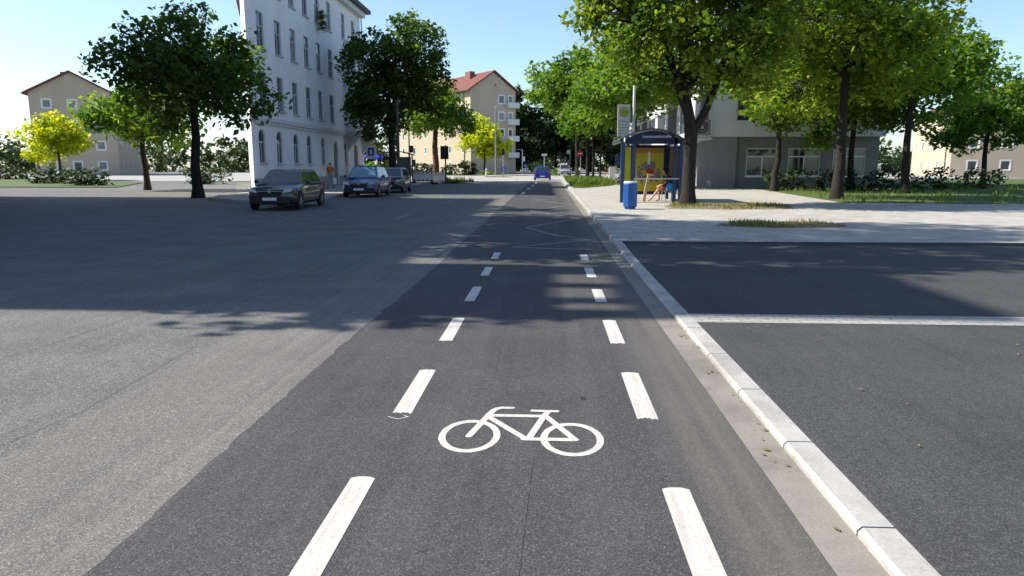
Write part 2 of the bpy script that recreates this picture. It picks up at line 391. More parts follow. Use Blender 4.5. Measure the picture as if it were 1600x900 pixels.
sheet('right_pavement', [(1.531, 14.902), (40, 14.902), (40, 46), (14, 92), (1.531, 92)], slabh, M['slab'], cuts=(17.2,))
e_ = MB(); e_.box(1.54, 40, 14.86, 14.898, -.02, gz(15) + .09); struct(e_.build('pavement_edging', M['darkmetal']))
# left pavement with its kerb, starting at the side street corner
sheet('left_pavement', [(-17.2, 38), (-16, 33.5), (-13.5, 31), (-11.06, 31), (-11.06, 74), (-17.2, 74)], .12, M['slab'])
lk = MB()
def kerb_path(mb, pts, w, h):
    for (a, b) in zip(pts, pts[1:]):
        d = (Vector(b) - Vector(a)); L = d.length; d.normalize(); n = Vector((d.y, -d.x)); k = max(1, int(L / 1.0))
        for i in range(k):
            p = Vector(a) + d * (L * i / k + .006); q = Vector(a) + d * (L * (i + 1) / k - .006)
            v = []
            for r in (p, q):
                for s_ in (0, w):
                    for z in (-.1, h): v.append((r.x + n.x * s_, r.y + n.y * s_, gz(r.y) + z))
            mb.add(v, [(0, 2, 3, 1), (4, 5, 7, 6), (0, 1, 5, 4), (2, 6, 7, 3), (1, 3, 7, 5)])
kerb_path(lk, [(-10.9 - .16, 31), (-10.9 - .16, 74)], .16, .125)
kerb_path(lk, [(-17.2, 38), (-16, 33.5), (-13.5, 31), (-11.06, 31)], .16, .125)
struct(lk.build('kerb', M['kerb']))
# grass verge on the right, lawn round the trees
sheet('grass_verge', [(1.65, 48.4), (2.4, 48.2), (4.6, 53.5), (6.2, 62), (6.4, 90), (1.9, 91), (1.65, 70)], .135, M['grass_base'])
sheet('tree_pit', [(4.2, 25.4), (6.4, 25.1), (8.6, 25.6), (9.2, 28), (8, 29.3), (5.0, 29.0), (4.3, 27.2)], .132, M['soil'])
sheet('tree_pit', [(4.15, 18.3), (5.5, 17.7), (7.5, 18.2), (7.3, 19.8), (5.2, 19.6)], .132, M['soil'])
sheet('lawn', [(12, 30), (40, 26), (70, 46), (70, 78), (16, 80)], .14, M['grass_base'])
sheet('lawn', [(-60, 52), (-32, 52), (-38, 66), (-70, 90), (-110, 90)], .05, M['grass_base'])
sheet('lawn', [(-40, 118), (-11, 113), (-5, 134), (-24, 158), (-60, 158)], .05, M['grass_base'])
sheet('traffic_island', [(-9.2, 100), (-5.3, 98.6), (-4.9, 101), (-8.2, 110.5), (-9.2, 110)], .1, M['kerb'])
sheet('traffic_island', [(-10.3, 65.8), (-8.2, 64.6), (-6.8, 66.5), (-8.4, 69), (-10.3, 69.5)], .1, M['grass_base'])
sheet('far_pavement', [(-11, 138), (60, 138), (60, 150), (-11, 150)], .12, M['slab'])

def grass_blades(name, poly, n, hmin, hmax, z, m, seed):
    rs = np.random.RandomState(seed); xs = [p[0] for p in poly]; ys = [p[1] for p in poly]
    pts = []
    def inside(x, y):
        c = False; j = len(poly) - 1
        for i in range(len(poly)):
            if ((poly[i][1] > y) != (poly[j][1] > y)) and (x < (poly[j][0] - poly[i][0]) * (y - poly[i][1]) / (poly[j][1] - poly[i][1]) + poly[i][0]): c = not c
            j = i
        return c
    while len(pts) < n:
        x = rs.uniform(min(xs), max(xs)); y = rs.uniform(min(ys), max(ys))
        if inside(x, y): pts.append((x, y))
    mb = MB(); tint = []
    for x, y in pts:
        a = rs.uniform(0, 6.28); h = rs.uniform(hmin, hmax) * (1.3 if math.sin(x * 2.1) * math.sin(y * 1.3) > .2 else .75); w = h * .12; b = rs.uniform(-.5, .5) * h; c = rs.uniform(-.5, .5) * h
        g = gz(y) + z; dx, dy = math.cos(a) * w, math.sin(a) * w
        mb.add([(x - dx, y - dy, g), (x + dx, y + dy, g), (x + b, y + c, g + h)], [(0, 1, 2)]); tint.append(rs.rand() * .6 + .2 + .2 * math.sin(x * 1.7) * math.sin(y * .9))
    o = mb.build(name, m, fix=False)
    at = o.data.attributes.new('tint', 'FLOAT', 'FACE'); at.data.foreach_set('value', tint)
    o['kind'] = 'stuff'; o['label'] = name.replace('_', ' ')
    return o
grass_blades('verge_grass', [(1.65, 48.4), (2.4, 48.2), (4.6, 53.5), (6.2, 62), (6.4, 90), (1.9, 91), (1.65, 70)], 9000, .12, .32, .13, M['grass'], 1)
grass_blades('dry_grass', [(4.4, 25.6), (6.4, 25.2), (8.6, 25.7), (9.2, 28), (8, 29.2), (5.0, 28.9), (4.5, 27.2)], 3600, .04, .12, .125, M['drygrass'], 2)
grass_blades('dry_grass', [(4.25, 18.4), (5.5, 17.8), (7.5, 18.2), (7.3, 19.7), (5.2, 19.5)], 1500, .05, .14, .125, M['drygrass'], 3)
grass_blades('lawn_grass', [(12, 30), (40, 26), (60, 46), (16, 60)], 9000, .1, .26, .13, M['grass'], 4)
grass_blades('island_grass', [(-10.2, 65.9), (-8.2, 64.8), (-6.9, 66.5), (-8.4, 68.9), (-10.2, 69.4)], 1200, .15, .45, .09, M['grass'], 5)

rs_ = np.random.RandomState(77); mb = MB(); tint = []
for k in range(420):
    u = rs_.rand()
    if u < .55: x = rs_.uniform(1.22, 1.36); y = rs_.uniform(3, 34)
    elif u < .8: x = rs_.uniform(1.6, 9); y = rs_.uniform(15.2, 34)
    else: x = rs_.uniform(1.56, 6); y = rs_.uniform(3, 14.5)
    g = gz(y) + (.008 if x < 1.4 else (slabh(y) if y > 15 else kh(y)) + .008); a = rs_.uniform(0, 6.28); l = rs_.uniform(.01, .028)
    c, s__ = math.cos(a) * l, math.sin(a) * l
    mb.add([(x - c, y - s__, g), (x + s__ * .5, y - c * .5, g + l * .3), (x + c, y + s__, g + .002), (x - s__ * .5, y + c * .5, g + l * .2)], [(0, 1, 2, 3)]); tint.append(rs_.rand())
fl_ = mb.build('fallen_leaves', M['drygrass'], fix=False); fl_['kind'] = 'stuff'; fl_['label'] = 'fallen leaves'
at_ = fl_.data.attributes.new('tint', 'FLOAT', 'FACE'); at_.data.foreach_set('value', tint)

# ------------------------------------------------------------------ road markings
ORD = ['nearest', 'second nearest', 'third', 'fourth', 'fifth', 'farthest']
def flat(name, poly, z, m): return sheet(name, poly, z, m, kind=None)
rd = random.Random(3)
def dash_poly(x0, x1, y0, y1, round_=.02):
    p = [(x0, y0)]
    k = 12
    for i in range(1, k): p.append((x0 + (x1 - x0) * i / k, y0 + rd.uniform(-.012, .02)))
    p += [(x1, y0), (x1, y1 - round_), ((x0 + x1) / 2 + .03, y1), ((x0 + x1) / 2 - .03, y1), (x0, y1 - round_)]
    return p
for i, (a, b) in enumerate([(2.42, 3.5), (4.49, 5.53), (6.5, 7.55), (8.54, 9.63), (10.62, 11.56), (12.63, 13.52)]):
    o = flat('lane_dash', dash_poly(-1.02, -.893, a, b), .0022, M['paint'])
    tag(o, ['nearest white dash left of the bicycle symbol, largest in the photo', 'white dash with a dark crack across, up left of the bicycle symbol', 'third white dash from the viewer in the left dashed line', 'fourth white dash from the viewer in the left dashed line', 'fifth white dash from the viewer in the left dashed line', 'farthest small white dash of the left dashed line'][i], 'road marking', 'white dashes along the bicycle lane')
for i, (a, b) in enumerate([(2.42, 3.45), (4.46, 5.53), (6.48, 7.52), (8.56, 9.5), (10.55, 11.55), (12.5, 13.3)]):
    o = flat('lane_dash', dash_poly(.585, .722, a, b), .0022, M['paint'])
    tag(o, ['nearest white dash right of the bicycle symbol, running out of the picture', 'second white dash in the right line, up right of the bicycle symbol', 'third white dash from the viewer in the right dashed line by the kerb', 'fourth white dash from the viewer in the right dashed line by the kerb', 'fifth white dash from the viewer in the right dashed line by the kerb', 'farthest small white dash of the right dashed line by the kerb'][i], 'road marking', 'white dashes along the bicycle lane')
# faint old flakes of paint under the second left dash
fl = MB()
for seg in [[(-1.035, 4.42), (-1.0, 4.395), (-.955, 4.375), (-.93, 4.4), (-.9, 4.425)], [(-.935, 4.45), (-.915, 4.425), (-.905, 4.43)]]:
    for (a, b) in zip(seg, seg[1:]):
        d = Vector((b[0] - a[0], b[1] - a[1])).normalized(); n = Vector((-d.y, d.x)) * .004
        fl.add([(a[0] - n.x, a[1] - n.y, .002), (b[0] - n.x, b[1] - n.y, .002), (b[0] + n.x, b[1] + n.y, .002), (a[0] + n.x, a[1] + n.y, .002)], [(0, 1, 2, 3)])
tag(fl.build('paint_flake', M['paint']), 'thin broken white outline below the second left dash', 'paint flakes')
# bicycle symbol: a wheel pair and frame strokes, stretched along the lane
bk = thing('bicycle_symbol', 'white painted bicycle symbol lying on the dark asphalt', 'road marking', (0, 0, 0))
ZS = [.0018]
def ell_ring(name, cx, cy, rx, ry, w, n=64):
    mb = MB(); ZS[0] += .00015; vs = []
    for k in range(n):
        a = 2 * math.pi * k / n; j = rd.uniform(-.0015, .0015)
        vs.append((cx + (rx + j) * math.cos(a), cy + (ry + j) * math.sin(a), ZS[0])); vs.append((cx + (rx - w) * math.cos(a), cy + (ry - w * 1.15) * math.sin(a), ZS[0]))
    mb.add(vs, [(2 * k, 2 * ((k + 1) % n), 2 * ((k + 1) % n) + 1, 2 * k + 1) for k in range(n)])
    return mb.build(name, M['paint'], bk)
ell_ring('wheel', -.466, 4.115, .187, .268, .043); ell_ring('wheel', .153, 4.09, .19, .268, .043)
def stroke(mb, pts, w):
    ZS[0] += .00015
    P = [Vector(p) for p in pts]; Ls = []; Rs = []
    for i, p in enumerate(P):
        d = (P[min(i + 1, len(P) - 1)] - P[max(0, i - 1)]).normalized(); n = Vector((-d.y, d.x)) * w / 2
        Ls.append(p + n); Rs.append(p - n)
    vs = [(q.x, q.y, ZS[0]) for q in Ls] + [(q.x, q.y, ZS[0]) for q in Rs]; n = len(P)
    mb.add(vs, [(i, n + i, n + i + 1, i + 1) for i in range(n - 1)])
    for c, sgn in ((P[0], 1), (P[-1], 1)):     # round ends
        ZS[0] += .0001
        mb.add([(c.x + w / 2 * math.cos(a * .3927), c.y + w / 2 * math.sin(a * .3927), ZS[0]) for a in range(16)], [tuple(range(16))])
fr = MB()
stroke(fr, [(-.47, 4.1), (-.42, 4.31), (-.38, 4.49), (-.355, 4.575), (-.33, 4.615), (-.30, 4.63), (-.235, 4.63)], .044)
stroke(fr, [(-.36, 4.475), (-.02, 4.475)], .05)
stroke(fr, [(-.375, 4.44), (-.13, 4.08)], .046)
stroke(fr, [(-.13, 4.07), (.17, 4.07)], .05)
stroke(fr, [(-.105, 4.08), (-.02, 4.46), (.005, 4.55)], .044)
stroke(fr, [(-.09, 4.575), (.065, 4.57)], .04)
stroke(fr, [(-.005, 4.47), (.17, 4.07)], .044)
fr.build('frame', M['paint'], bk)
mb = MB(); rc = random.Random(12)
def crack(pts, w):
    P = []
    for (a, b) in zip(pts, pts[1:]):
        k = max(2, int((Vector(b) - Vector(a)).length / .05))
        for i in range(k): P.append((a[0] + (b[0] - a[0]) * i / k + rc.uniform(-.003, .003), a[1] + (b[1] - a[1]) * i / k))
    for (a, b) in zip(P, P[1:]):
        w1 = w * rc.uniform(.4, 1.2); mb.add([(a[0] - w1, a[1], .0012), (a[0] + w1, a[1], .0012), (b[0] + w1, b[1], .0012), (b[0] - w1, b[1], .0012)], [(0, 1, 2, 3)])
crack([(-.07, 3.8), (-.085, 3.3), (-.1, 2.75), (-.105, 2.3)], .0011)
crack([(-.4, 5.3), (-.42, 6.4), (-.42, 7.4)], .0009)
crack([(-5.2, 2.6), (-4.9, 4.2), (-4.6, 5.9), (-4.5, 8.)], .0028); crack([(-3.3, 3.), (-3.1, 4.4), (-3.2, 6.2)], .002)
struct(mb.build('road_crack', M['rubber']))
mb = MB(); mb.add([(.255 + .022 * (1 + .25 * math.sin(3 * a * .4)) * math.cos(a * .3927), 4.86 + .035 * math.sin(a * .3927), .0015) for a in range(16)], [tuple(range(16))])
struct(mb.build('oil_spot', M['rubber']))
# bus stop zigzag, worn lane lines and parking ticks
def line_mb(pts, w, z):
    mb = MB()
    for k, (a, b) in enumerate(zip(pts, pts[1:])):
        d = Vector((b[0] - a[0], b[1] - a[1])); L = d.length; d.normalize(); n = Vector((-d.y, d.x)) * w / 2; seg = max(1, int(L / 1.5))
        for i in range(seg):
            p = Vector(a) + d * (L * i / seg); q = Vector(a) + d * (L * (i + 1) / seg); zz = z + .0006 * k
            mb.add([(p.x - n.x, p.y - n.y, gz(p.y) + zz), (p.x + n.x, p.y + n.y, gz(p.y) + zz), (q.x + n.x, q.y + n.y, gz(q.y) + zz), (q.x - n.x, q.y - n.y, gz(q.y) + zz)], [(0, 1, 2, 3)])
    return mb
tag(line_mb([(1.05, 14.0), (-.73, 14.4), (.93, 15.87), (.17, 16.93), (-.6, 19.), (.95, 22.5), (-.65, 26.), (1.0, 30.), (-.57, 34.03), (1.0, 37.)], .11, .005).build('stop_zigzag', M['paint_old']), 'thin worn white bus stop zigzag line crossing the shaded lane', 'road marking')
for i, (a, b, x) in enumerate([(21.7, 24.1, -4.7), (31., 33.3, -4.45), (34.5, 36.6, -4.35), (38.5, 39.8, -4.27), (45., 47.6, -4.15), (52, 55, -4.1), (60, 63, -4.1)]):
    o = flat('lane_dash', [(x - .06, a), (x + .06, a), (x + .06, b), (x - .06, b)], .005, M['paint_old'])
    tag(o, 'faded thin white lane dash on the old grey road, counted %s from the viewer' % ['first', 'second', 'third', 'fourth', 'fifth', 'sixth', 'seventh'][i], 'road marking', 'faded dashes of the old lane line')
for i, (a, b, x) in enumerate([(40.8, 44.5, -1.5), (48.5, 52.5, -1.4), (56.5, 60.5, -1.3), (64.5, 68.5, -1.15)]):
    o = flat('lane_dash', [(x - .09, a), (x + .09, a), (x + .09, b), (x - .09, b)], .008, M['paint'])
    tag(o, 'bright white centre dash behind the distant blue car, %s from the viewer' % ORD[i].replace('farthest', 'last').replace('nearest', 'nearest one').replace('second nearest one', 'second one'), 'road marking', 'bright centre line dashes before the junction')
for i, (a, x) in enumerate([(20.5, -7.9), (24.9, -7.8), (26.6, -7.8), (28.1, -7.68), (31.1, -7.5), (34.5, -7.5), (38., -7.45), (42, -7.4), (46., -7.4)]):
    o = flat('parking_tick', [(x - .06, a), (x + .06, a), (x + .06, a + .6), (x - .06, a + .6)], .005, M['paint_old'])
    tag(o, 'short faded white tick edging the parking bays beside the dark cars', 'road marking', 'parking bay ticks')

# ------------------------------------------------------------------ buildings
def facade(mb, o, U, L, z0, z1, ops, depth=.18, mi=0, arch=()):
    Nn = (U[1], -U[0])
    P = lambda u, z, d=0.: (o[0] + u * U[0] + d * Nn[0], o[1] + u * U[1] + d * Nn[1], z)
    us = sorted({0., L} | {q for a in ops for q in a[:2]}); zs = sorted({z0, z1} | {q for a in ops for q in a[2:4]})
    for ua, ub in zip(us, us[1:]):
        for za, zb in zip(zs, zs[1:]):
            uc, zc = (ua + ub) / 2, (za + zb) / 2
            if any(a[0] < uc < a[1] and a[2] < zc < a[3] for a in ops): continue
            mb.add([P(ua, za), P(ub, za), P(ub, zb), P(ua, zb)], [(0, 1, 2, 3)], mi)
    for i, a in enumerate(ops):
        u0, u1, v0, v1 = a
        if i in arch:
            r = (u1 - u0) / 2; sp = v1 - r; c = (u0 + u1) / 2
            A = [(c - r * math.cos(math.pi * k / 12), sp + r * math.sin(math.pi * k / 12)) for k in range(13)]
            for k in range(12):
                x0_, x1_ = A[k], A[k + 1]
                mb.add([P(*x0_), P(*x1_), P(x1_[0], v1), P(x0_[0], v1)], [(0, 1, 2, 3)], mi)
                mb.add([P(*x0_), P(x0_[0], x0_[1], -depth), P(x1_[0], x1_[1], -depth), P(*x1_)], [(0, 1, 2, 3)], mi)
            v1 = sp
        else:
            mb.add([P(u0, v1), P(u0, v1, -depth), P(u1, v1, -depth), P(u1, v1)], [(0, 1, 2, 3)], mi)
        mb.add([P(u0, v0), P(u0, v0, -depth), P(u0, v1, -depth), P(u0, v1)], [(0, 1, 2, 3)], mi)
        mb.add([P(u1, v0), P(u1, v1), P(u1, v1, -depth), P(u1, v0, -depth)], [(0, 1, 2, 3)], mi)
        mb.add([P(u0, v0), P(u1, v0), P(u1, v0, -depth), P(u0, v0, -depth)], [(0, 1, 2, 3)], mi)
wr = random.Random(11)
def window(o, U, u0, u1, v0, v1, parent, depth=.14, fm='frame', surround=None, sill=True, cross=.62, cw=.06, pane=None, name='window'):
    mb = MB(); d0, d1 = -depth, -depth + .07; B = lambda a, b, c, e, D0=d0, D1=d1: mb.obox(o, U, a, b, D0, D1, c, e)
    w = cw
    B(u0, u0 + w, v0, v1); B(u1 - w, u1, v0, v1); B(u0 + w, u1 - w, v0, v0 + w); B(u0 + w, u1 - w, v1 - w, v1)
    if cross:
        t = v0 + (v1 - v0) * cross; B(u0 + w, u1 - w, t - .04, t + .04)
        c = (u0 + u1) / 2; B(c - .035, c + .035, v0 + w, t - .04)
    if sill: mb.obox(o, U, u0 - .08, u1 + .08, -.1, .12, v0 - .09, v0 - .003)
    if surround:
        s_ = surround
        for q in ((u0 - s_, u0 - .002, v0 - s_, v1 + s_), (u1 + .002, u1 + s_, v0 - s_, v1 + s_), (u0 - .002, u1 + .002, v1 + .002, v1 + s_), (u0 - .002, u1 + .002, v0 - s_, v0 - .1 if sill else v0 - .002)):
            mb.obox(o, U, q[0], q[1], -.01, .03, q[2], q[3])
    f = mb.build(name, M[fm], parent)
    p = MB(); Nn = (U[1], -U[0]); D = d0 + .02
    q = lambda u, z: (o[0] + u * U[0] + D * Nn[0], o[1] + u * U[1] + D * Nn[1], z)
    p.add([q(u0 + .01, v0 + .01), q(u1 - .01, v0 + .01), q(u1 - .01, v1 - .01), q(u0 + .01, v1 - .01)], [(0, 1, 2, 3)])
    p.build('pane', pane or (M['glass2'] if wr.random() < .35 else M['glass']), f, fix=False)
    return f
def wall_obj(mb, name, m, parent): return mb.build(name, m, parent, fix=False)

# --- white corner building at left
wb = thing('apartment_building', 'pale four storey corner building with arched ground floor and upper bay at left', 'building', (0, 0, 0))
mb = MB(); o = (-17., 41.); U = (0., 1.); zb = gz(50) - .3
cols = [2.1, 4.9, 7.6, 10.3, 13.0, 15.8]      # along the facade from its near end
ops = []; arch = []
for c in cols:
    for (a, b) in ((5.15, 7.25), (8.6, 10.65), (12.05, 14.15)): ops.append((c - .55, c + .55, a, b))
gcols = [(1.5, 1.0, 1.9, 3.9), (4.3, 1.0, 1.9, 3.9), (7.3, 1.0, 1.9, 3.9), (10.0, 1.0, 1.9, 3.9), (13.2, 1.05, 1.9, 3.9), (16.4, 1.2, .25, 3.75), (19.4, 1.1, 1.9, 3.8), (22.4, 1.3, .25, 3.7)]
for c, w, a, b in gcols: arch.append(len(ops)); ops.append((c - w / 2, c + w / 2, a, b))
ops += [(19.2, 20.2, 12.1, 14.1), (22.2, 23.2, 12.1, 14.1)]
facade(mb, o, U, 25.2, zb, 15.3, ops, .2, arch=arch)
for (a, b) in (((-17., 66.2), (-27.5, 66.5)), ((-27.5, 66.5), (-19.5, 46.4)), ((-19.5, 46.4), (-17., 41.))):
    d = Vector((b[0] - a[0], b[1] - a[1])); L = d.length; d.normalize()
    ops2 = [(u, u + 1.1, z, z + 2.) for u in ([2, 5, 8] if L > 9 else []) for z in (5.15, 8.6, 12.05)]
    facade(mb, a, (d.x, d.y), L, zb, 15.3, ops2)
    for q in ops2: window(a, (d.x, d.y), *q, wb)
wall_obj(mb, 'wall', M['plaster'], wb)
for i, q in enumerate(ops):
    if i in arch and q[2] < 1: continue
    window(o, U, *q, wb, sill=True, fm='frame')
for c, w, a, b in gcols:
    if a < 1:   # entrance doors
        d = MB(); d.obox(o, U, c - w / 2, c + w / 2, -.19, -.13, a, b); d.obox(o, U, c - .03, c + .03, -.13, -.1, a, b - .8)
        dd = d.build('door', M['greywall'], wb)
        h_ = MB(); h_.obox(o, U, c + .08, c + .12, -.1, -.05, 1.2, 1.5); h_.build('handle', M['metal'], dd)
mb = MB()     # string course, eaves moulding, plinth
mb.obox(o, U, -.1, 19.0, .0, .22, 4.38, 4.62); mb.obox(o, U, -.1, 19.0, .0, .12, 4.2, 4.38); mb.obox(o, U, -.2, 25.5, .0, .45, 14.85, 15.28)
mb.build('cornice', M['trim'], wb)
mb = MB()
for a, b in ((0, 15.7), (17.1, 21.65), (23.15, 25.2)): mb.obox(o, U, a, b, .0, .06, zb, 1.0)
mb.build('plinth', M['plinth'], wb)
# bay over the corner, carried on a corbel
by = thing('tmp', '', '', (0, 0, 0)); bpy.data.objects.remove(by)
mb = MB(); bo = (-16.0, 60.2); bops = [(1.0, 2.0, 5.15, 7.25), (4.0, 5.0, 5.15, 7.25), (1.0, 2.0, 8.6, 10.4), (4.0, 5.0, 8.6, 10.4)]
facade(mb, bo, U, 6.0, 4.65, 11.0, bops)
facade(mb, (-17.0, 60.2), (1., 0.), 1.0, 4.65, 11.0, []); facade(mb, (-16.0, 66.2), (-1., 0.), 1.0, 4.65, 11.0, [])
mb.add([(-17.0, 60.2, 11.25), (-16.0, 60.2, 11.0), (-16.0, 66.2, 11.0), (-17.0, 66.2, 11.25)], [(0, 1, 2, 3)])
bay = wall_obj(mb, 'bay', M['plaster'], wb)
for q in bops: window(bo, U, *q, bay)
mb = MB()
mb.box(-17, -15.72, 59.95, 66.45, 4.42, 4.648); mb.box(-17, -15.85, 60.05, 66.35, 4.2, 4.418)
prof = [(-16.99, 2.9), (-16.75, 3.15), (-16.45, 3.55), (-16.0, 3.95), (-15.95, 4.198), (-16.99, 4.198)]
for y0 in (60.3, 65.6): mb.slabpoly(prof, 'y', y0, y0 + .45)
mb.build('corbel', M['trim'], wb)
mb = MB(); ov = [(-16.2, 40.0), (-16.2, 67.2), (-28.4, 67.4), (-20.3, 46.3)]
mb.prism(ov, 15.3, 15.62)
top_ = [(-18.6, 44.2), (-18.9, 64.4), (-24.7, 64.2), (-20.4, 48.2)]
vs = [(x, y, 15.62) for x, y in ov] + [(x, y, 17.3) for x, y in top_]
mb.add(vs, [(0, 1, 5, 4), (1, 2, 6, 5), (2, 3, 7, 6), (3, 0, 4, 7), (4, 5, 6, 7)])
rf = mb.build('roof', M['slate'], wb)
mb = MB(); mb.box(-21.2, -20.2, 56, 57.6, 16.9, 19.0); mb.box(-20.7, -20.0, 49.5, 50.5, 16.9, 18.8); mb.build('chimney', M['brick'], rf)
mb = MB(); mb.tube([(-16.85, 59.9, .2), (-16.85, 59.9, 4.1)], .06); mb.tube([(-16.8, 66.0, 11.2), (-16.8, 66.0, 14.8)], .06); mb.build('downpipe', M['metal'], wb)
mb = MB(); mb.obox(o, U, 25.0, 25.12, .25, 1.15, 2.5, 3.7); sg = mb.build('sign', M['offwhite'], wb)
mb = MB(); mb.obox(o, U, 24.985, 24.998, .42, .98, 2.75, 3.45); mb.build('emblem', M['signblue'], sg)
mb = MB(); mb.obox(o, U, 24.97, 24.983, .6, .8, 2.9, 3.3); mb.build('letter', M['signwhite'], sg)

# --- leaf clusters -------------------------------------------------------------
def leaf_mesh(name, clumps, per, size, m, parent, seed, flat_=.75, fold=.25):
    rs = np.random.RandomState(seed); C_ = []; T_ = []
    for (c, r, t) in clumps:
        n = max(6, int(per * (r ** 2)))
        d = rs.normal(size=(n, 3)); d /= np.linalg.norm(d, axis=1)[:, None]
        d *= (rs.rand(n, 1) ** .45) * r; d[:, 2] *= flat_
        C_.append(d + np.array(c)); T_.append(np.clip(t + rs.normal(size=n) * .06, 0, 1))
    P = np.concatenate(C_); T = np.concatenate(T_); n = len(P)
    nn = rs.normal(size=(n, 3)) * .55 + np.array([0, 0, .75]); nn /= np.linalg.norm(nn, axis=1)[:, None]
    a = np.cross(nn, rs.normal(size=(n, 3))); a /= np.linalg.norm(a, axis=1)[:, None] + 1e-9; b = np.cross(nn, a)
    s_ = size * (.4 + 1.2 * rs.rand(n, 1) ** 1.4); dr = np.array([0, 0, -1.]) * s_ * fold
    V = np.stack([P - a * s_ * .55, P + b * s_ * .42 + dr * .3, P + a * s_ * .6 + dr, P - b * s_ * .42 + dr * .3], 1).reshape(-1, 3)
    me = bpy.data.meshes.new(name); me.vertices.add(4 * n); me.vertices.foreach_set('co', V.ravel())
    me.loops.add(4 * n); me.loops.foreach_set('vertex_index', np.arange(4 * n, dtype=np.int32))
    me.polygons.add(n); me.polygons.foreach_set('loop_start', np.arange(0, 4 * n, 4, dtype=np.int32)); me.polygons.foreach_set('loop_total', np.full(n, 4, dtype=np.int32))
    me.update(calc_edges=True); me.materials.append(m)
    at = me.attributes.new('tint', 'FLOAT', 'FACE'); at.data.foreach_set('value', T)
    o_ = bpy.data.objects.new(name, me); COL.objects.link(o_)
    if parent: o_.parent = parent
    return o_

def make_tree(name, label, cat, loc, lobes, trunk, lm='leaf_mid', bark='bark', per=60, size=.2, nclump=90, cr=.75, seed=1, group=None, limb_r=.14, flare=1.35, gap=.12, limbs=()):
    """lobes: (x,y,z,rx,ry,rz) crown masses; trunk: [(x,y,z,r)...] up to the fork"""
    t = thing(name, label, cat, loc, 0, group); rs = random.Random(seed)
    tb = MB(); pts = [p[:3] for p in trunk]; rr = [p[3] for p in trunk]
    x0, y0, z0 = pts[0]
    tb.tube([(x0, y0, z0 - .15), (x0, y0, z0 + .12)] + pts[1:] if False else [(x0, y0, z0 - .2)] + [(x0, y0, z0 + .1), (x0, y0, z0 + .5)] + pts[1:], [rr[0] * flare * 1.15, rr[0] * flare, rr[0] * 1.05] + rr[1:], 12)
    fork = Vector(pts[-1]); clumps = []; vol = [l[3] * l[4] * l[5] for l in lobes]; tot = sum(vol)
    for li, l in enumerate(lobes):
        c = Vector(l[:3]); mid = fork.lerp(c, .5) + Vector((rs.uniform(-.3, .3), rs.uniform(-.3, .3), rs.uniform(.0, .5)))
        st = fork if li % 2 == 0 else Vector(pts[-2]).lerp(fork, .6)
        tb.tube([st, mid, c], [limb_r, limb_r * .7, limb_r * .4], 7, False)
        n = max(5, int(nclump * vol[li] / tot))
        for k in range(n):
            for _ in range(30):
                d = Vector((rs.gauss(0, 1), rs.gauss(0, 1), rs.gauss(0, 1)))
                if d.length > .1: break
            d.normalize(); f = rs.uniform(.35, 1.0) ** .6
            p = c + Vector((d.x * l[3], d.y * l[4], d.z * l[5])) * f
            r = cr * rs.uniform(.55, 1.25)
            if rs.random() < gap: continue
            clumps.append((tuple(p), r, rs.uniform(.1, .9)))
            if k % 2 == 0:
                b0 = c.lerp(mid, rs.uniform(0, .6)); tb.tube([b0, b0.lerp(p, .55) + Vector((0, 0, rs.uniform(-.1, .25))), p], [limb_r * .32, limb_r * .2, .012], 5, False)
    for lp_, lr_ in limbs: tb.tube(lp_, lr_, 9, False)
    tb.build('trunk', M[bark], t, smooth=True, fix=False)
    leaf_mesh('crown', clumps, per, size, M[lm], t, seed)
    return t

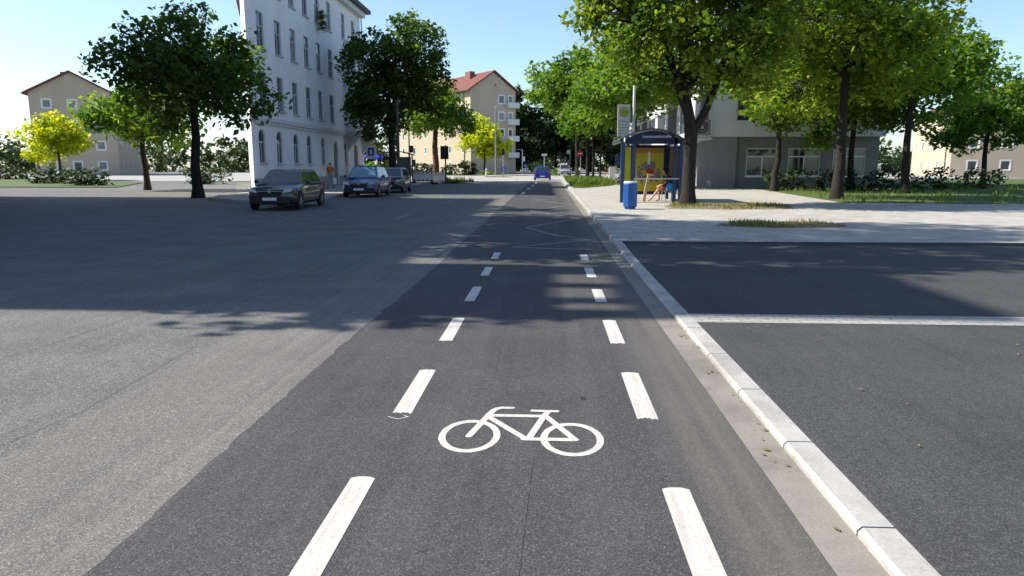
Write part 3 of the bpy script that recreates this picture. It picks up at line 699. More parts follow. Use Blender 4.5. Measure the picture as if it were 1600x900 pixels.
# --- beige gabled block beyond the junction; local frame: gable along U, long side along V
def gable_house(name, label, P0, U, W, L, H, rise, floors, z0, detail=True, ncol=6):
    t = thing(name, label, 'building', (0, 0, 0)); V = (-U[1], U[0])     # V goes away behind the gable
    P0 = Vector(P0); Uv, Vv = Vector(U), Vector(V); P1 = P0 + Uv * W; P3 = P0 + Vv * L; P2 = P1 + Vv * L
    fh = H / floors; mb = MB(); ops = []
    if detail:
        for k in range(floors - 1, 0, -1):
            b = z0 + k * fh + .75
            ops.append((W * .62, W * .62 + 1.25, b, b + 1.45)); ops.append((W * .84, W * .84 + .85, b - .55, b + 1.45))
    else:
        for k in range(floors):
            for f_ in (.2, .5, .8): ops.append((W * f_ - .6, W * f_ + .6, z0 + k * fh + .9, z0 + k * fh + 2.2))
    facade(mb, P0, U, W, z0 - .5, z0 + H, ops, .16)
    A = [P0, P1, P0 + Uv * W / 2]
    mb.add([(A[0].x, A[0].y, z0 + H), (A[1].x, A[1].y, z0 + H), (A[2].x, A[2].y, z0 + H + rise)], [(0, 1, 2)])
    wall_obj(mb, 'gable_wall', M['beige'], t); mb = MB()
    B = [P2, P3, P3 + Uv * W / 2]
    mb.add([(B[0].x, B[0].y, z0 + H), (B[1].x, B[1].y, z0 + H), (B[2].x, B[2].y, z0 + H + rise)], [(0, 1, 2)])
    facade(mb, P2, (-U[0], -U[1]), W, z0 - .5, z0 + H, [])
    wall_obj(mb, 'gable_wall', M['beige'], t)
    for q in ops: window(P0, U, *q, t, .12, 'white', surround=.14, sill=False, cross=0, cw=.1)
    # long sides
    mb = MB(); o3 = P3; d3 = (-V[0], -V[1]); lops = []
    for c in range(ncol):
        u = L * (c + .45) / ncol
        for k in range(floors):
            b = z0 + k * fh + .85; w = .75 if c % 2 == 0 else 1.05
            lops.append((u - w / 2, u + w / 2, b, b + 1.3))
    facade(mb, o3, d3, L, z0 - .5, z0 + H, lops, .16)
    wall_obj(mb, 'wall', M['cream'], t); mb = MB()
    o4 = P1; rops = [(L * (c + .5) / ncol - .55, L * (c + .5) / ncol + .55, z0 + k * fh + .85, z0 + k * fh + 2.2) for c in range(ncol) for k in range(floors)] if not detail else []
    facade(mb, o4, V, L, z0 - .5, z0 + H, rops, .16)
    wall_obj(mb, 'wall', M['cream'], t)
    for q in lops: window(o3, d3, *q, t, .12, 'white', surround=.1, sill=False, cross=0, cw=.08)
    for q in rops: window(o4, V, *q, t, .12, 'white', sill=False, cross=0, cw=.08)
    # roof slabs with overhang
    mb = MB(); ov, og = .7, .55; sl = rise / (W / 2)
    def rp(u, v, dz): q = P0 + Uv * u + Vv * v; return (q.x, q.y, z0 + H + dz)
    for (u0, u1) in ((-ov, W / 2), (W + ov, W / 2)):
        za = -ov * sl; zb_ = rise
        v = [rp(u0, -og, za + .04), rp(u1, -og, zb_ + .04), rp(u1, L + og, zb_ + .04), rp(u0, L + og, za + .04)]
        v2 = [(x, y, z + .26) for x, y, z in v]
        mb.add(v + v2, [(0, 3, 2, 1), (4, 5, 6, 7), (0, 1, 5, 4), (2, 3, 7, 6), (0, 4, 7, 3)])
    rf = mb.build('roof', M['tile'], t)
    mb = MB()
    for f in (.2, .52):
        q = P0 + Uv * (W * .36) + Vv * (L * f); k = 0.9
        vs = []
        for z in (z0 + H + rise * .45, z0 + H + rise + .55):
            for (a, b) in ((-k, -.55), (k, -.55), (k, .55), (-k, .55)):
                p = q + Vv * a + Uv * b; vs.append((p.x, p.y, z))
        mb.add(vs, [(0, 1, 5, 4), (1, 2, 6, 5), (2, 3, 7, 6), (3, 0, 4, 7), (4, 5, 6, 7)])
    mb.build('chimney', M['brick'], rf)
    mb = MB(); g = P3 + Vv * 0
    for u0 in (-ov - .1,):
        mb.tube([rp(u0, -og, -ov * sl + .1), rp(u0, L + og, -ov * sl + .1)], .09)
    dp = P0 + Vv * 2.2 - Uv * .1; mb.tube([(dp.x, dp.y, z0), (dp.x, dp.y, z0 + H - .1)], .07); mb.build('gutter', M['darkmetal'], t)
    if detail:
        for k in range(1, floors):
            b = z0 + k * fh - .05; mb = MB(); mb.obox(P0, U, W * .78, W + .25, .003, .95, b, b + .12); mb.obox(P0, U, W * .78, W + .25, .88, .95, b + .12, b + 1.0); mb.obox(P0, U, W * .78, W * .78 + .06, .003, .88, b + .12, b + 1.0); mb.obox(P0, U, W + .19, W + .25, .003, .88, b + .12, b + 1.0)
            mb.build('balcony', M['offwhite'], t)
        mb = MB(); mb.obox(P0, U, W * .53, W * .53 + .3, -.01, .02, z0 + H + .8, z0 + H + 1.15); mb.build('vent', M['darkmetal'], t)
    return t
gable_house('apartment_house', 'beige five storey block with red tiled gable roof beyond the junction', (-14.3, 133.), (.794, .607), 10., 30., 15.3, 3.25, 5, .56)
gable_house('apartment_house', 'beige block with red roof standing at the far left edge', (-82., 112.), (.93, .37), 12., 26., 13., 3.2, 4, .46, detail=False)
gable_house('apartment_house', 'beige house with tiled roof behind the trees at far right', (58., 108.), (.98, -.2), 14., 20., 9.5, 3.0, 3, .46, detail=False, ncol=5)

# --- right building: white clad block with slatted upper storeys over a grey ground floor
rb = thing('office_building', 'long white clad block with dark window bands and grey base behind the bus shelter', 'building', (0, 0, 0))
ro = (10.6, 104.); rU = (0., -1.); RL = 56.; z0 = gz(60) - .3
ops = []
for k in range(3):
    zf = 4.0 + 3.1 * k
    for i in range(9): ops.append((1.2 + i * 6.1, 1.2 + i * 6.1 + 4.6, zf + .3, zf + 2.6))
mb = MB(); facade(mb, ro, rU, RL, 3.62, 13.6, ops, .22)
facade(mb, (10.6, 48.), (1., 0.), 11., 3.62, 13.6, [(1.5 + 3.2 * i, 3.1 + 3.2 * i, 4.6 + 3.1 * k, 6.4 + 3.1 * k) for i in range(3) for k in range(3)], .2)
facade(mb, (21.6, 48.), (0., 1.), RL, 3.62, 13.6, []); facade(mb, (21.6, 104.), (-1., 0.), 11., 3.62, 13.6, [])
mb.add([(10.6, 48, 13.6), (21.6, 48, 13.6), (21.6, 104, 13.6), (10.6, 104, 13.6)], [(0, 1, 2, 3)])
mb.add([(10.6, 48, 3.62), (10.6, 104, 3.62), (21.6, 104, 3.62), (21.6, 48, 3.62)], [(0, 1, 2, 3)])
wall_obj(mb, 'wall', M['cladding'], rb)
for i in range(3):
    for k in range(3): window((10.6, 48.), (1., 0.), 1.5 + 3.2 * i, 3.1 + 3.2 * i, 4.6 + 3.1 * k, 6.4 + 3.1 * k, rb, .15, 'white', sill=False, cross=0)
for q in ops:
    mb = MB(); n = 13
    for i in range(n):
        u = q[0] + (q[1] - q[0]) * (i + .2) / n; mb.obox(ro, rU, u, u + .12, -.16, -.04, q[2] + .004, q[3] - .004)
    f = mb.build('slatted_window', M['slat'] if wr.random() < .7 else M['offwhite'], rb)
    p = MB(); p.add([(10.6 + .2, ro[1] - u, z) for u, z in ((q[0], q[2]), (q[1], q[2]), (q[1], q[3]), (q[0], q[3]))], [(0, 1, 2, 3)]); p.build('pane', M['glass'], f)
mb = MB(); gw = 12.2; bq = [(.8, 2.9, 1.1, 2.9), (3.5, 5.6, 1.1, 2.9), (6.4, 8.5, 1.1, 2.9)]
facade(mb, (gw, 104.), rU, 55.4, z0, 3.61, [(4 + 7 * i, 7.6 + 7 * i, .5, 3.0) for i in range(6)], .15); facade(mb, (gw, 48.6), (1., 0.), 9.3, z0, 3.61, bq); facade(mb, (21.5, 48.6), (0, 1), 55.4, z0, 3.61, [])
wall_obj(mb, 'base_wall', M['greywall'], rb)
for q in bq: window((gw, 48.6), (1., 0.), *q, rb, .12, 'white', cross=.7)
for i in range(6): window((gw, 104.), rU, 4 + 7 * i, 7.6 + 7 * i, .5, 3.0, rb, .12, 'frame', sill=False, cross=.75)
mb = MB(); mb.box(10.62, 12.19, 48.02, 52.5, z0, 3.6)
mb.build('base_wall', M['greywall'], rb)
for i in range(7): 
    mb = MB(); mb.box(10.75, 11.1, 56.2 + 7.2 * i, 56.6 + 7.2 * i, z0, 3.6); mb.build('pillar', M['white'], rb)
mb = MB(); mb.obox(ro, rU, -.05, RL + .05, .002, .08, 3.45, 3.75); mb.obox(ro, rU, -.05, RL + .05, .002, .1, 13.3, 13.7); mb.build('fascia', M['trim'], rb)
ac = thing('air_conditioner', 'grey boxed air conditioner unit with round fan high on the wall at right', 'air conditioner', (9.75, 47.45, 3.7))
mb = MB(); mb.box(-.55, .55, -.25, .25, 0, .95); mb.build('casing', M['greywall'], ac, bevel=.02)
mb = MB(); mb.disc((0, -.27, .48), .38, 'y', .03); fn = mb.build('fan_grille', M['darkmetal'], ac)
mb = MB(); mb.disc((0, -.30, .48), .1, 'y', .03); mb.torus((0, -.29, .48), .25, .012, 'y'); mb.build('hub', M['metal'], fn)
mb = MB(); mb.box(-.45, -.39, -.2, .6, -.08, -.003); mb.box(.39, .45, -.2, .6, -.08, -.003); mb.box(-.45, .85, .45, .55, -.16, -.083); mb.build('bracket', M['metal'], ac)

# --- unseen blocks added at the viewer's left to shade the street
tw = thing('shade_tower', 'unseen tall pale narrow block with an open screen, added for shade just left of the picture', 'building', (0, 0, 0))
mb = MB(); tw_ops = [(1.5, 2.7, 1.2 + 3 * k, 2.8 + 3 * k) for k in range(5)]
ty0, ty1, th = 8.5, 12.6, 15.8
facade(mb, (-17., ty0), (0., 1.), ty1 - ty0, -.2, th, tw_ops); facade(mb, (-28., ty0), (1., 0.), 11., -.2, th, []); facade(mb, (-17., ty1), (-1., 0.), 11., -.2, th, []); facade(mb, (-28., ty1), (0., -1.), ty1 - ty0, -.2, th, [])
mb.add([(-28, ty0, th), (-17, ty0, th), (-17, ty1, th), (-28, ty1, th)], [(0, 1, 2, 3)])
wall_obj(mb, 'wall', M['plaster'], tw)
for q in tw_ops: window((-17., ty0), (0., 1.), *q, tw)
mb = MB(); sops = [(9.0 - ty0, 9.35 - ty0, 18.8, 19.7), (9.75 - ty0, 10.5 - ty0, 18.75, 19.6), (10.9 - ty0, 11.7 - ty0, 18.8, 19.7)]  # screen added so its openings throw bars of light on the road
facade(mb, (-20., ty0), (0., 1.), ty1 - ty0, th + .003, 23.4, sops, .2); facade(mb, (-20.2, ty1), (0., -1.), ty1 - ty0, th + .003, 23.4, [(ty1 - ty0 - b, ty1 - ty0 - a, c, d) for a, b, c, d in sops], 0.)
mb.build('shade_screen', M['trim'], tw, fix=False)
tb_ = thing('shade_tower', 'unseen tall grey slab block added for shade further left of the picture behind street trees', 'building', (0, 0, 0))
mb = MB(); bops = [(1 + 3.4 * i, 2.4 + 3.4 * i, 1.2 + 3 * k, 2.8 + 3 * k) for i in range(6) for k in range(7)]
facade(mb, (-29.6, 12.7), (0., 1.), 24.3, -.3, 25.4, bops); facade(mb, (-42., 12.7), (1., 0.), 12.4, -.3, 25.4, []); facade(mb, (-29.6, 37.), (-1., 0.), 12.4, -.3, 25.4, []); facade(mb, (-42., 37.), (0., -1.), 24.3, -.3, 25.4, [])
mb.add([(-42, 12.7, 25.4), (-29.6, 12.7, 25.4), (-29.6, 37, 25.4), (-42, 37, 25.4)], [(0, 1, 2, 3)])
wall_obj(mb, 'wall', M['greywall'], tb_)
for q in bops: window((-29.6, 12.7), (0., 1.), *q, tb_, cross=0)

# ------------------------------------------------------------------ trees
G = lambda x, y, d=0.: (x, y, gz(y) + d)
# big maple beside the bus shelter: trunk forks, one limb leans right
make_tree('maple_tree', 'large yellow green maple with forked dark trunk standing right of the bus shelter', 'tree', G(5.32, 27.8, .12),
  [(-.3, .2, 8.9, 4.0, 3.5, 2.8), (-2.0, -.4, 6.6, 2.4, 2.6, 1.6), (-.7, -.4, 4.95, 1.7, 1.9, 1.15), (1.2, -1.0, 5.6, 2.3, 2.0, 1.5), (2.2, .2, 7.0, 2.8, 2.6, 2.2), (2.9, 1.0, 9.6, 2.8, 2.8, 2.4), (-2.5, .2, 8.2, 2.1, 2.3, 1.9), (-.4, -1.2, 6.6, 2.2, 2.0, 1.5), (2.1, -.5, 5.0, 1.7, 1.6, 1.1)],
  [(0, 0, 0, .25), (0, 0, 1.6, .235), (.02, 0, 2.7, .25), (-.1, 0, 3.4, .2), (-.35, .05, 4.6, .16)], 'leaf_lime', 'bark', per=210, size=.165, nclump=540, cr=.66, seed=21, limb_r=.12, gap=.1, limbs=[([(.08, 0, 2.7), (.5, -.05, 3.5), (.85, 0, 4.4), (1.2, .1, 5.6), (1.9, .2, 7.)], [.17, .15, .13, .1, .05]), ([(-.1, 0, 3.2), (-.6, -.2, 4.3), (-1.5, -.3, 5.4)], [.12, .09, .04])])
# street trees on the right, receding
def med(seed, name, label, x, y, h, r, lm, cb, tr, group=None, z0=.12, nc=100, per=55, size=.24, bark='bark', lean=0., cr=.85, gap=.08):
    rs = random.Random(seed); cz = (h + cb) / 2; rz = (h - cb) / 2
    lobes = [(lean, 0, cz + rz * .25, r * .62, r * .62, rz * .68)]
    for k in range(5):
        a = k * 1.2566 + rs.uniform(-.3, .3); q = rs.uniform(.42, .58) * r
        lobes.append((lean + q * math.cos(a), q * math.sin(a), cz + rs.uniform(-.55, .25) * rz, r * .5, r * .5, rz * .45))
    return make_tree(name, label, 'tree', G(x, y, z0), lobes, [(0, 0, 0, tr), (rs.uniform(-.08, .08), 0, cb * .5, tr * .9), (rs.uniform(-.15, .15), 0, cb * .95, tr * .8), (lean * .4, 0, cz, tr * .5)], lm, bark, per * 1.5, size, int(nc * 1.5), cr * 1.1, seed, group, limb_r=tr * .45, gap=gap)
RG = 'street trees along the right pavement'
med(31, 'street_tree', 'green street tree just behind the bus shelter, its crown touching the large maple', 5.9, 50., 11.4, 4.4, 'leaf_mid', 4.4, .2, RG, nc=170, per=62, size=.24)
med(32, 'street_tree', 'tallest street tree with thick dark trunk on the grass verge', 3.6, 90., 16.2, 6.6, 'leaf_mid', 4.3, .3, RG, nc=190, per=30, size=.38, cr=1.1)
med(33, 'street_tree', 'street tree with dark trunk beside the thickest trunk on the verge', 4.6, 86.5, 13.2, 5.0, 'leaf_lime', 4.6, .22, RG, nc=120, per=30, size=.38, cr=1.1)
med(34, 'street_tree', 'slender trunked street tree on the verge nearest the bicycles', 5.0, 82., 11.5, 4.2, 'leaf_mid', 4.2, .14, RG, nc=90, per=30, size=.36, cr=1.)
med(35, 'street_tree', 'rightmost slender trunked tree at the edge of the grass verge', 5.65, 80., 10.5, 4.0, 'leaf_mid', 3.9, .11, RG, nc=90, per=30, size=.36, cr=1.)
med(36, 'street_tree', 'bright green street tree between the bus shelter and the verge, behind the stop sign', 6.9, 64., 12.3, 4.6, 'leaf_mid', 4.2, .18, RG, nc=130, per=40, size=.3, cr=1.)
# left side of the street
make_tree('maple_tree', 'large dark maple with black trunk standing between the parked cars and white building', 'tree', G(-12.0, 55., .12),
  [(1.9, 0, 9.8, 2.7, 2.7, 2.7), (-1.6, .3, 9.3, 2.2, 2.4, 2.2), (.3, 0, 6.6, 3.2, 3, 1.6), (-2.0, .2, 6.6, 1.7, 2.0, 1.5), (3.0, 0, 7.4, 1.5, 2, 2.), (-.9, 0, 4.6, 2.2, 2.2, 1.1)],
  [(0, 0, 0, .27), (.05, 0, 2.2, .24), (0, 0, 4.2, .22), (.3, 0, 6.2, .14)], 'leaf_dark', 'bark', per=110, size=.24, nclump=400, cr=.78, seed=41, limb_r=.13, gap=.14)
med(42, 'street_tree', 'mid green tree with reddish trunk behind the red and white barrier', -11.1, 71., 9.6, 3.8, 'leaf_mid', 3.4, .33, None, nc=120, per=45, size=.27, bark='barkred', lean=.3)
med(43, 'street_tree', 'round dark crowned tree standing left of the white corner building', -17.9, 36., 9.5, 4.4, 'leaf_dark', 3.2, .26, None, z0=.0, nc=150, per=60, size=.23)
med(44, 'street_tree', 'smaller bright green tree standing before the far left house', -26.8, 47., 7.2, 3.4, 'leaf_mid', 2.6, .2, None, z0=.0, nc=110, per=55, size=.24)
# golden trees
med(45, 'golden_tree', 'golden yellow tree in front of the beige gabled block', -10.5, 118., 9.7, 4.5, 'leaf_yel', 2.6, .18, None, z0=.05, nc=130, per=22, size=.42, cr=1.05)
med(46, 'golden_tree', 'golden yellow tree standing at the far left edge', -53., 76., 7.4, 3.9, 'leaf_yel', 1.6, .16, None, z0=.05, nc=110, per=28, size=.34, cr=.9)
# right panel of trees
med(47, 'park_tree', 'yellow green tree on the lawn right of the large maple', 12.9, 33., 10.6, 4.6, 'leaf_lime', 3.2, .24, None, nc=170, per=62, size=.22)
med(51, 'park_tree', 'dense low branched green tree close against the grey end wall of the office block', 13.2, 43., 10., 3.8, 'leaf_mid', 1.9, .2, None, nc=130, per=55, size=.25)
med(52, 'park_tree', 'yellowish green tree at the right corner of the office block', 18.2, 44.5, 10.5, 4., 'leaf_lime', 2.2, .2, None, nc=130, per=55, size=.25)
med(48, 'park_tree', 'green lawn tree with sky above it, second from the right edge', 19.2, 40., 9.6, 4.3, 'leaf_mid', 2.9, .22, None, nc=150, per=55, size=.24)
med(49, 'park_tree', 'rounded lower tree farther back near the right edge', 32., 55., 9.0, 4.4, 'leaf_mid', 2.4, .2, None, nc=130, per=45, size=.28)
med(50, 'park_tree', 'dark tree at the right edge in front of the far house', 45., 68., 8.4, 4.2, 'leaf_dark', 2.2, .2, None, nc=110, per=35, size=.3)
# dark trees closing the street
for i, (x, y, h, r, lab) in enumerate([(-5.2, 156., 19.6, 5.6, 'tallest dark tree right of the beige block at the street end'), (1.5, 162., 15., 6., 'dark broad tree straight behind the bright blue car driving away'), (9., 158., 14., 6., 'dark tree at the street end behind the verge trunks'), (17., 156., 13., 6., 'dark tree at the street end behind the office block')]):
    med(60 + i, 'dark_tree', lab, x, y, h, r, 'leaf_far', .6, .35, 'dark trees closing the street', z0=0, nc=120, per=12, size=.75, cr=1.7, gap=.03)
# unseen trees just left of the picture that throw the dappled shade
for i, (x, y, h, r, cb) in enumerate([(-13.4, 8.35, 16.5, 1.2, 7.5), (-13.2, 14.6, 23., 3.2, 7.8), (-16.6, 18.4, 28., 3.2, 8.6), (-19.2, 22.3, 21., 3.3, 8.6), (-23.4, 27.4, 22, 3.4, 9.6)]):  # slimmest one added only to fray the near edge of the shade
    med(70 + i, 'street_tree', 'tall street tree just left of the picture, %s from the viewer' % ['added for its ragged shade, slimmest and nearest', 'second', 'third', 'fourth', 'fifth'][i], x, y, h, r, 'leaf_mid', cb, .25 if i else .12, 'tall trees shading the road', z0=0, nc=(26, 95, 190, 95, 95)[i], per=40, size=.3, cr=.9 if i else .5, gap=.24)

# bushes and hedges
def bush(name, label, x, y, rx, ry, h, lm, seed, z0=.0, per=40, size=.2, group=None):
    t = thing(name, label, 'bush', G(x, y, z0), 0, group); rs = random.Random(seed)
    st = MB(); cl = []
    for k in range(max(8, int(rx * ry * h * 26))):
        u, v, w = rs.uniform(-1, 1), rs.uniform(-1, 1), rs.uniform(.05, 1)
        if u * u + v * v > 1 or (u * u + v * v) * .8 + w * w * .7 > 1.15: continue
        cl.append(((u * rx, v * ry, w * h * .85), .32 + .12 * rs.random(), rs.random()))
        if k % 3 == 0: st.tube([(u * .2, v * .2, -.1), (u * rx * .6, v * ry * .6, w * h * .6)], [.03, .01], 5)
    if not cl: cl = [((0, 0, h / 2), .4, .5)]
    if not st.v: st.tube([(0, 0, -.1), (0, 0, h * .6)], [.03, .01], 5)
    st.build('stem', M['bark'], t); leaf_mesh('foliage', cl, per * 1.6, size, M[lm], t, seed)
    return t
bush('bush', 'dark rounded bush left of the golden tree, nearest the beige block corner', -13.2, 117., 1.7, 1.2, 2.6, 'hedge', 81, per=60, size=.26)
bush('bush', 'lower dark bush farther left against the beige block', -16.4, 119., 1.3, 1.1, 1.9, 'hedge', 82, per=60, size=.26)
bush('bush', 'small light green bush under the golden tree', -9.5, 114., .9, .8, 1.0, 'leaf_mid', 83, per=60, size=.22)
bush('bush', 'green bush between the left bus shelter and barrier', -17.6, 98., 2.2, 1.2, 2.1, 'hedge', 84, per=55, size=.25)
bush('bush', 'leafy green bush right behind the blue parasol', -20.5, 82., 1.6, 1.2, 2.2, 'leaf_mid', 85, per=60, size=.22)
bush('bush', 'dark green bush behind the left bus shelter', -18.2, 84., 1.4, 1.2, 2.0, 'hedge', 86, per=60, size=.22)
bush('bush', 'dark shrub by the blue board left of the bus shelter', 6.1, 57., .9, .8, 1.7, 'hedge', 87, .12, per=70, size=.18)
bush('bush', 'pale green low bush in front of the parked van', 1.2, 107., 1.1, .7, 1.1, 'leaf_mid', 88, .1, per=60, size=.2)
for i, (x, y) in enumerate([(14.5, 44.5), (17.5, 44.3), (20.5, 44.5), (24., 46.), (27.5, 48.)]):
    bush('bush', 'rounded hedge bush on the right lawn, counted %s from the office block' % ['first', 'second', 'third', 'fourth', 'fifth'][i], x, y, 1.5, 1.0, 1.5, 'hedge', 90 + i, .1, per=60, size=.18, group='hedge bushes on the right lawn')
for i, (x, y) in enumerate([(-37., 56.), (-44., 62.), (-62., 80.), (-70., 86.), (-30., 62.)]):
    bush('bush', 'low hedge bush on the far left lawn, %s' % ['between the bright green tree and house', 'left of the bright green tree', 'under the golden tree at far left', 'at the far left picture edge', 'right beside the bright green tree'][i], x, y, 2.2, 1.2, 1.5, 'hedge', 96 + i, .03, per=50, size=.22, group='hedge bushes on the left lawn')
# far wood as one mass
rs_ = random.Random(5); cl = []
for k in range(1500):
    a = rs_.uniform(-1.05, 1.05); d = rs_.uniform(185, 250); x, y = d * math.sin(a) * 1.3, d * math.cos(a) * .9 + 20
    if y < (185 if -14 < x < 26 else 155): continue
    cl.append(((x, y, gz(y) + rs_.uniform(.5, 9.5) * (.75 + .25 * math.sin(x * .11))), rs_.uniform(1.8, 3.), rs_.random()))
fw = leaf_mesh('far_wood', cl, 7, 1.1, M['leaf_far'], None, 8); fw['kind'] = 'stuff'; fw['label'] = 'far wood'

# ------------------------------------------------------------------ street furniture
def text_mesh(name, body, size, m, parent, loc, rot, extrude=.004):
    cu = bpy.data.curves.new(name, 'FONT'); cu.body = body; cu.size = size; cu.extrude = extrude; cu.align_x = 'CENTER'; cu.align_y = 'CENTER'
    ob = bpy.data.objects.new('tmp', cu); COL.objects.link(ob)
    dg = bpy.context.evaluated_depsgraph_get(); me = bpy.data.meshes.new_from_object(ob.evaluated_get(dg)); bpy.data.objects.remove(ob)
    me.name = name; me.materials.clear(); me.materials.append(m)
    o_ = bpy.data.objects.new(name, me); COL.objects.link(o_); o_.parent = parent; o_.location = loc; o_.rotation_euler = rot
    return o_

# bus shelter on the right: arched dark roof on blue posts
sh = thing('bus_shelter', 'blue bus shelter with arched dark roof and yellow posters on the right pavement', 'bus shelter', G(4.2, 29.7, .125))
X = lambda x: x - 4.2
def arcp(n=14, x0=2.86, x1=5.5, zc=2.46, rise=.46):
    out = []
    for k in range(n + 1):
        t = k / n; x = x0 + (x1 - x0) * t; out.append((X(x), zc + rise * math.sin(math.pi * min(1, t * .98 + .02)) ** .9))
    return out
A = arcp(); mb = MB(); mb.slabpoly(A + [(x, z + .055) for x, z in reversed(A)], 'y', -.15, 3.55); mb.build('roof', M['shelterroof'], sh)
for x in (2.93, 5.43):
    mb = MB(); mb.box(X(x) - .05, X(x) + .05, -.17, 3.57, 2.42, 2.5); mb.build('gutter', M['darkmetal'], sh)
for (x, y, w) in ((3.0, .02, .075), (3.46, .1, .07), (5.12, .05, .07), (5.36, .02, .075), (5.36, 3.35, .075)):
    mb = MB(); mb.box(X(x) - w, X(x) + w, y - w, y + w, -.13, 2.44 if x < 3.1 or x > 5.3 else 2.6); mb.build('post', M['blue'], sh, bevel=.015)
inner = arcp(14, 3.1, 5.3, 2.5, .38)
mb = MB(); mb.slabpoly([(X(3.1), 2.36), (X(5.3), 2.36)] + list(reversed(inner)), 'y', -.02, .03); mb.build('end_panel', M['navy'], sh)
mb = MB(); mb.box(X(3.62), X(5.05), -.075, -.025, 2.52, 2.78); hd = mb.build('name_board', M['navy'], sh)
text_mesh('lettering', 'Lautensackstraße', .165, M['signwhite'], hd, (X(4.34), -.08, 2.65), (R(90), 0, 0))
mb = MB(); mb.tube([(X(3.46), -.02, .97), (X(5.42), -.02, .97)], .028); mb.build('rail', M['rail'], sh)
# advertising panel at the middle of the shelter
mb = MB(); mb.box(X(3.5), X(5.02), 1.5, 1.62, .28, 2.36); ad = mb.build('poster_case', M['navy'], sh)
def poster(xa, xb, y, za, zb_, top_, sd):
    p = MB(); p.box(xa, xb, y - .012, y, za, zb_); ps = p.build('poster', M['yellow'], ad)
    p = MB(); p.box(xa + .003, xb - .003, y - .018, y - .0125, zb_ - (zb_ - za) * top_, zb_ - .003); p.build('title_band', M['orange'], ps)
    rs = random.Random(sd); p = MB(); q = MB(); w = xb - xa; cx, cz = (xa + xb) / 2, za + (zb_ - za) * .42
    for k in range(90):
        a = rs.uniform(0, 6.28); d = rs.uniform(0, 1) ** .5 * w * .4; e = .02 + .06 * rs.random()
        (q if d < w * .19 else p).disc((cx + d * math.cos(a), y - .02 - .0004 * k, cz + d * math.sin(a) * .95), e, 'y', .004, 8)
    p.build('print', M['greyink'], ps); q.build('print', M['red'], ps)
    p = MB(); p.box(cx - .04, cx + .06, y - .0245, y - .0188, za + (zb_ - za) * .62, zb_ - .15); p.build('print', M['signwhite'], ps)
    return ps
poster(X(3.62), X(4.88), 1.497, .42, 2.24, .12, 3)
mb = MB(); mb.box(X(5.14), X(5.46), 1.5, 1.6, .5, 2.3); ad2 = mb.build('poster_case', M['navy'], sh)
p = MB(); p.box(X(5.16), X(5.44), 1.485, 1.497, .6, 2.22); p.build('poster', M['orange'], ad2)
mb = MB(); mb.box(X(3.1), X(3.38), .26, .3, .5, 2.3); ad3 = mb.build('poster_case', M['navy'], sh)
p = MB(); p.box(X(3.12), X(3.36), .245, .257, .55, 2.25); p.build('poster', M['yellow'], ad3)
mb = MB(); mb.box(X(5.43), X(5.45), .1, 3.3, .3, 2.3); mb.build('glass_pane', M['glass2'], sh)
# bench inside
bn = thing('bench', 'pale blue wire bench under the shelter behind the seated person', 'bench', G(5.05, 30.7, .125))
for k in range(2):
    mb = MB(); xx = -.02 + .0; yy = -.35 + k * .6
    mb.box(xx - .22, xx + .22, yy - .23, yy + .23, .44, .47); mb.slabpoly([(xx + .22, .44), (xx + .26, .44), (xx + .33, .82), (xx + .29, .82)], 'y', yy - .23, yy + .23)
    mb.build('seat', M['slat'], bn, bevel=.01)
for yy in (-.5, .4):
    mb = MB(); mb.tube([(-.2, yy, -.005), (-.2, yy, .43)], .02); mb.tube([(.2, yy, -.005), (.2, yy, .43)], .02); mb.tube([(-.2, yy, .425), (.2, yy, .425)], .02); mb.build('leg', M['metal'], bn)
pl = thing('timber_prop', 'pale sunlit timber plank leaning in front of the yellow poster', 'plank', G(3.98, 30.4, .125))
mb = MB(); mb.slabpoly([(-.06, 0), (.07, 0), (.15, .55), (.22, 1.05), (.38, 1.08), (.38, 1.15), (.14, 1.15), (.03, .55)], 'y', -.05, .05); mb.build('plank', M['wood'], pl, bevel=.01)

# litter bin
lb = thing('litter_bin', 'bright blue octagonal litter bin with pale rim beside the bus shelter', 'litter bin', G(2.84, 25.25, .128), R(22.5))
mb = MB(); mb.tube([(0, 0, .0), (0, 0, .06), (0, 0, .1), (0, 0, .86), (0, 0, .9)], [.19, .19, .25, .25, .235], 8); mb.build('body', M['binblue'], lb, bevel=.008)
mb = MB(); n = 16
vs = []; 
for z, r in ((.9, .24), (.96, .225), (.965, .16), (.88, .15)):
    vs += [(r * math.cos(2 * math.pi * k / n), r * math.sin(2 * math.pi * k / n), z) for k in range(n)]
mb.add(vs, [(i * n + k, i * n + (k + 1) % n, (i + 1) * n + (k + 1) % n, (i + 1) * n + k) for i in range(3) for k in range(n)]); mb.build('rim', M['offwhite'], lb, smooth=True)

# bus stop flag
bs = thing('bus_stop_sign', 'white bus stop board with round yellow and green letter H on a tall pale pole', 'bus stop sign', G(3.78, 33., .125))
mb = MB(); mb.tube([(0, 0, -.1), (0, 0, 5.0)], .065, 12); mb.build('pole', M['offwhite'], bs)
mb = MB(); mb.box(-.72, -.17, -.03, .03, 2.78, 4.16); bd = mb.build('board', M['offwhite'], bs, bevel=.01)
mb = MB(); mb.disc((-.44, -.04, 3.84), .19, 'y', .02, 28); rg = mb.build('roundel', M['signgreen'], bd)
mb = MB(); mb.disc((-.44, -.047, 3.84), .165, 'y', .02, 28); mb.build('roundel_face', M['signyellow'], bd)
text_mesh('letter', 'H', .24, M['signgreen'], bd, (-.44, -.062, 3.84), (R(90), 0, 0))
for k in range(5):
    mb = MB(); mb.box(-.69, -.2, -.036, -.0305, 3.42 - k * .125, 3.435 - k * .125); mb.build('line_strip', M['darkmetal'], bd)
